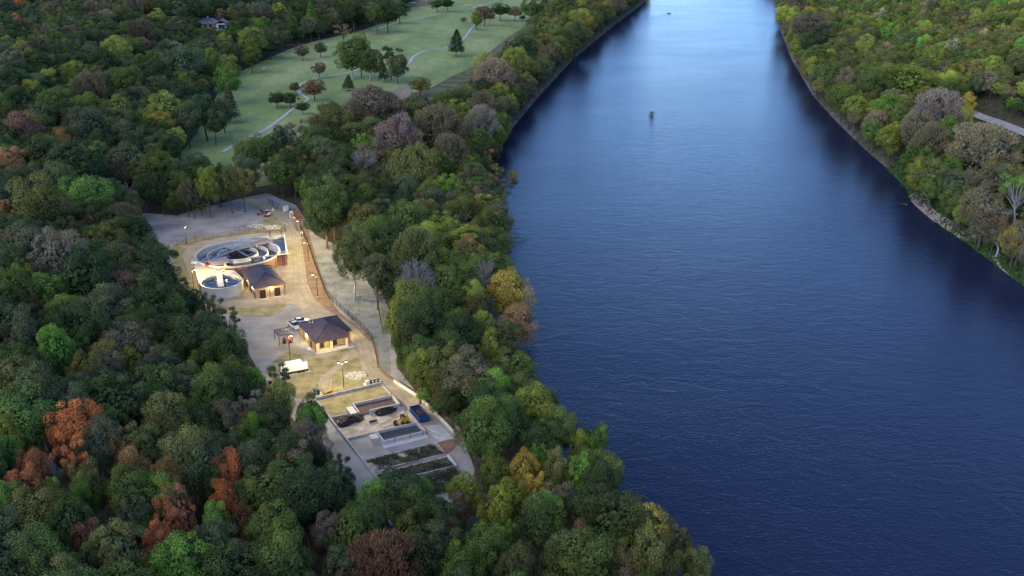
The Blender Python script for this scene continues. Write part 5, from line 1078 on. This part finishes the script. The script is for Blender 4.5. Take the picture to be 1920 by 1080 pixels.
# ---------------------------------------------------------------- right bank
ribbon('far_right_road', [(1526,-16),(1536,2),(1541,14),(1549,28)], 7.5, 'asphalt', .5)
ribbon('right_bank_road', [(1800,202),(1820,213),(1845,224),(1880,236),(1925,254),(1975,275),(2050,305)], 3.8, 'asphalt', .9)
ribbon('stony_path', [(1708,366),(1716,384),(1728,401),(1752,415),(1785,430),(1812,440),(1832,447)], [6, 9, 7.5, 6, 5.5, 5, 3], 'stone', .12)
ribbon('stony_path_lower', [(1872,474),(1893,490),(1912,506),(1945,530)], [4, 6.5, 7, 8], 'stone', .12)
def rock_face(px, label, seed):
    g = hit(*px); b = MB(); r_ = random.Random(seed)
    for k in range(26):
        u, w_, h0 = r_.uniform(-9, 9), r_.uniform(1, 2.4), r_.uniform(1.5, 4); v = r_.uniform(-2, 4)
        P = [(u+w_*math.cos(a)*r_.uniform(.7, 1.1), v+w_*math.sin(a)*r_.uniform(.7, 1.1)) for a in np.linspace(0, 6.28, 7)[:-1]]
        b.prism(P, -2, h0+v*.5)
    o = b.build('rock_outcrop', 'rock'); o.location = tuple(g); tag(o, label, 'rocks', kind='stuff')
rock_face((1572, 30), 'pale rock outcrop on the hillside above the far right road', 5)
x, y, z = at(1912, 400); e = empty('cabin', 'small dark-roofed cabin among the trees of the right bank', 'cabin', (x, y, z), R(-20)); MB().box(-4, 4, -3, 3, -1, 2.6).build('wall', 'white', e); thick_roof(MB(), [[(-4.5, -3.6, 2.5), (4.5, -3.6, 2.5), (4.5, 0, 4.3), (-4.5, 0, 4.3)], [(-4.5, 0, 4.3), (4.5, 0, 4.3), (4.5, 3.6, 2.5), (-4.5, 3.6, 2.5)]], .2).build('roof', 'shingle', e); MB().box(-1, 0, -3.06, -3.01, 0, 2).build('door', 'dark', e)
car(None, R(-30), 'white pickup truck parked in the trees by the dark-roofed cabin', True, base=at(1868, 400)); car(None, R(-25), 'white car between the pickup and the dark-roofed cabin', base=at(1886, 402))
x, y, z = at(1797, 368); e = empty('camper_trailer', 'white camper trailer half hidden in the right bank trees', 'trailer', (x, y, z), R(-30)); MB().box(-3, 3, -1.2, 1.2, .5, 2.9).build('body', 'white', e); MB().box(-2.2, -1, -1.24, -1.2, 1.4, 2.1).build('window', 'glass', e)
for u in (-.5, .5): MB().tube((u, -1.1, .35), (u, -1.3, .35), .35, n=12).build('wheel', 'rubber', e)
MB().tube((3, 0, .5), (4.2, 0, .5), .08).build('hitch', 'dark', e)

# ---------------------------------------------------------------- low plants: ragged ground cover in the beds, weeds on the yard's edges and brush on the banks
def tufts(name, label, px, dens, size, col, clump=.16, h=.25, seed=1, world=None):
    P = np.array(world if world is not None else [G(*p) for p in px]); rg = np.random.default_rng(seed); lo, hi = P.min(0), P.max(0); area = (hi-lo).prod(); n = int(area*dens)
    Q = rg.uniform(lo, hi, (n, 2)); Q = Q[sdist(Q, P) < 0]; nz_ = np.sin(Q[:, 0]*.9+np.sin(Q[:, 1]*.7+1)*2)*np.cos(Q[:, 1]*.8+Q[:, 0]*.25); Q = Q[nz_ > clump-rg.uniform(0, .9, len(Q))]
    K = 7; C = np.repeat(Q, K, 0)+rg.normal(size=(len(Q)*K, 2))*size*1.3; z = hgt(C)+.1+np.abs(rg.normal(size=len(C)))*h
    V, F = leaf_quads(np.column_stack([C, z]), np.column_stack([rg.normal(size=(len(C), 2))*.8, np.ones(len(C))]), size*.35, size*.55, rg)
    va = np.clip(np.repeat(rg.normal(.5, .18, len(C)), 4), 0, 1)
    me = np_mesh(name, V, F, [LEAF], False, {'var': va, 'tip': np.clip(np.repeat(rg.normal(.2, .3, len(C)), 4), 0, 1)}); o = bpy.data.objects.new(name, me); COL.objects.link(o); o.color = (*col, 1); tag(o, label, 'plants', kind='stuff')
tufts('bed_plants', 'dark green plants covering the upper band of the planted beds', [Z3(560, 757), Z3(1085, 628), Z3(1165, 695), Z3(650, 840)], 6, .24, (.032, .05, .02), seed=1)
tufts('bed_plants', 'dark green plants covering the lower band of the planted beds', [Z3(640, 872), Z3(1195, 728), Z3(1255, 795), Z3(675, 930)], 6, .24, (.03, .046, .02), seed=2, clump=-.1)
tufts('weeds', 'dark brush below the bottom kerb of the yard', [Z3(690, 955), Z3(1270, 820), Z3(1300, 860), Z3(1290, 1000), Z3(900, 1080), Z3(720, 1000)], 9, .34, (.045, .055, .03), seed=3, h=.5, clump=-.3)
tufts('weeds', 'green weeds along the grassy right shore', None, .9, .9, (.045, .085, .02), seed=4, h=.35, world=[tuple(np.array(p)+(q, 0)) for q, L_ in ((2.5, SHR[6:13]), (15, SHR[6:13][::-1])) for p in L_])
tufts('weeds', 'brown and olive scrub on the slope beside the far lawn', [(860,182),(905,122),(950,95),(1000,70),(960,125),(905,190)], .35, 1.4, (.11, .10, .05), seed=5, h=.8)
tufts('weeds', 'low weeds between the fence and the river trees', [(590,470),(640,505),(690,550),(722,625),(735,690),(720,680),(660,600),(612,545)], 1.2, .2, (.15, .15, .08), seed=6, h=.1, clump=.6)

M['track'] = mat('tyre_marks', (0.37, 0.305, 0.215), 0.95, .35, .8); M['track_sand'] = mat('tyre_marks_in_sand', (0.34, 0.285, 0.21), 0.95, .35, .8)
def tracks(px, w, z, m, n=2, g=.9):
    A = np.array(smooth_poly([G(*p) for p in px], False, 6)); T_ = np.gradient(A, axis=0); T_ /= np.linalg.norm(T_, axis=1)[:, None]; N_ = np.stack([-T_[:, 1], T_[:, 0]], 1)
    for s in (-1, 1): ribbon('tyre_track', None, w, m, world=[tuple(q) for q in (A+N_*g*s)[::3]], zf=z)
tracks([(522,384),(545,405),(557,430),(560,470),(564,510),(572,550),(595,575),(632,598),(662,618),(683,642),(690,672),(705,700),(728,724),(765,748)], .38, .135, 'track')
tracks([(500,384),(530,400),(551,430),(555,480),(556,530),(548,556),(520,566),(470,572)], .34, .14, 'track')
tracks([(738,735),(752,760),(750,776),(735,792),(715,800)], .35, .142, 'track_sand'); tracks([(740,735),(765,765),(775,790),(800,812),(820,822)], .35, .146, 'track_sand')
tracks([(655,662),(640,682),(615,708),(608,730)], .32, .136, 'track')
# ---------------------------------------------------------------- light
wd = bpy.data.worlds.new('World'); SC.world = wd; wd.use_nodes = True; N = wd.node_tree.nodes; L = wd.node_tree.links
sky = N.new('ShaderNodeTexSky'); sky.sky_type = 'NISHITA'; sky.sun_disc = False
SUN_EL, SUN_AZ = R(24), R(225)     # azimuth clockwise from +Y
sky.sun_elevation = SUN_EL; sky.sun_rotation = SUN_AZ; sky.altitude = 2500; sky.air_density = 0.85; sky.dust_density = 0.1; sky.ozone_density = 5.0
bg = N['Background']; L.new(sky.outputs[0], bg.inputs[0]); bg.inputs[1].default_value = 0.10
sd = bpy.data.lights.new('sun', 'SUN'); sd.energy = 0.75; sd.angle = R(90); sd.color = (1.0, .88, .72)
so = bpy.data.objects.new('sun', sd); COL.objects.link(so)
from mathutils import Vector
dirv = Vector((math.sin(SUN_AZ)*math.cos(SUN_EL), math.cos(SUN_AZ)*math.cos(SUN_EL), math.sin(SUN_EL)))
so.rotation_euler = dirv.to_track_quat('Z', 'Y').to_euler()
SC.view_settings.view_transform = 'Standard'; SC.view_settings.look = 'None'; SC.view_settings.exposure = 2.05; SC.view_settings.gamma = 1
SC.cycles.max_bounces = 5; SC.cycles.diffuse_bounces = 3; SC.cycles.glossy_bounces = 3; SC.cycles.transparent_max_bounces = 4
SC.cycles.use_denoising = True
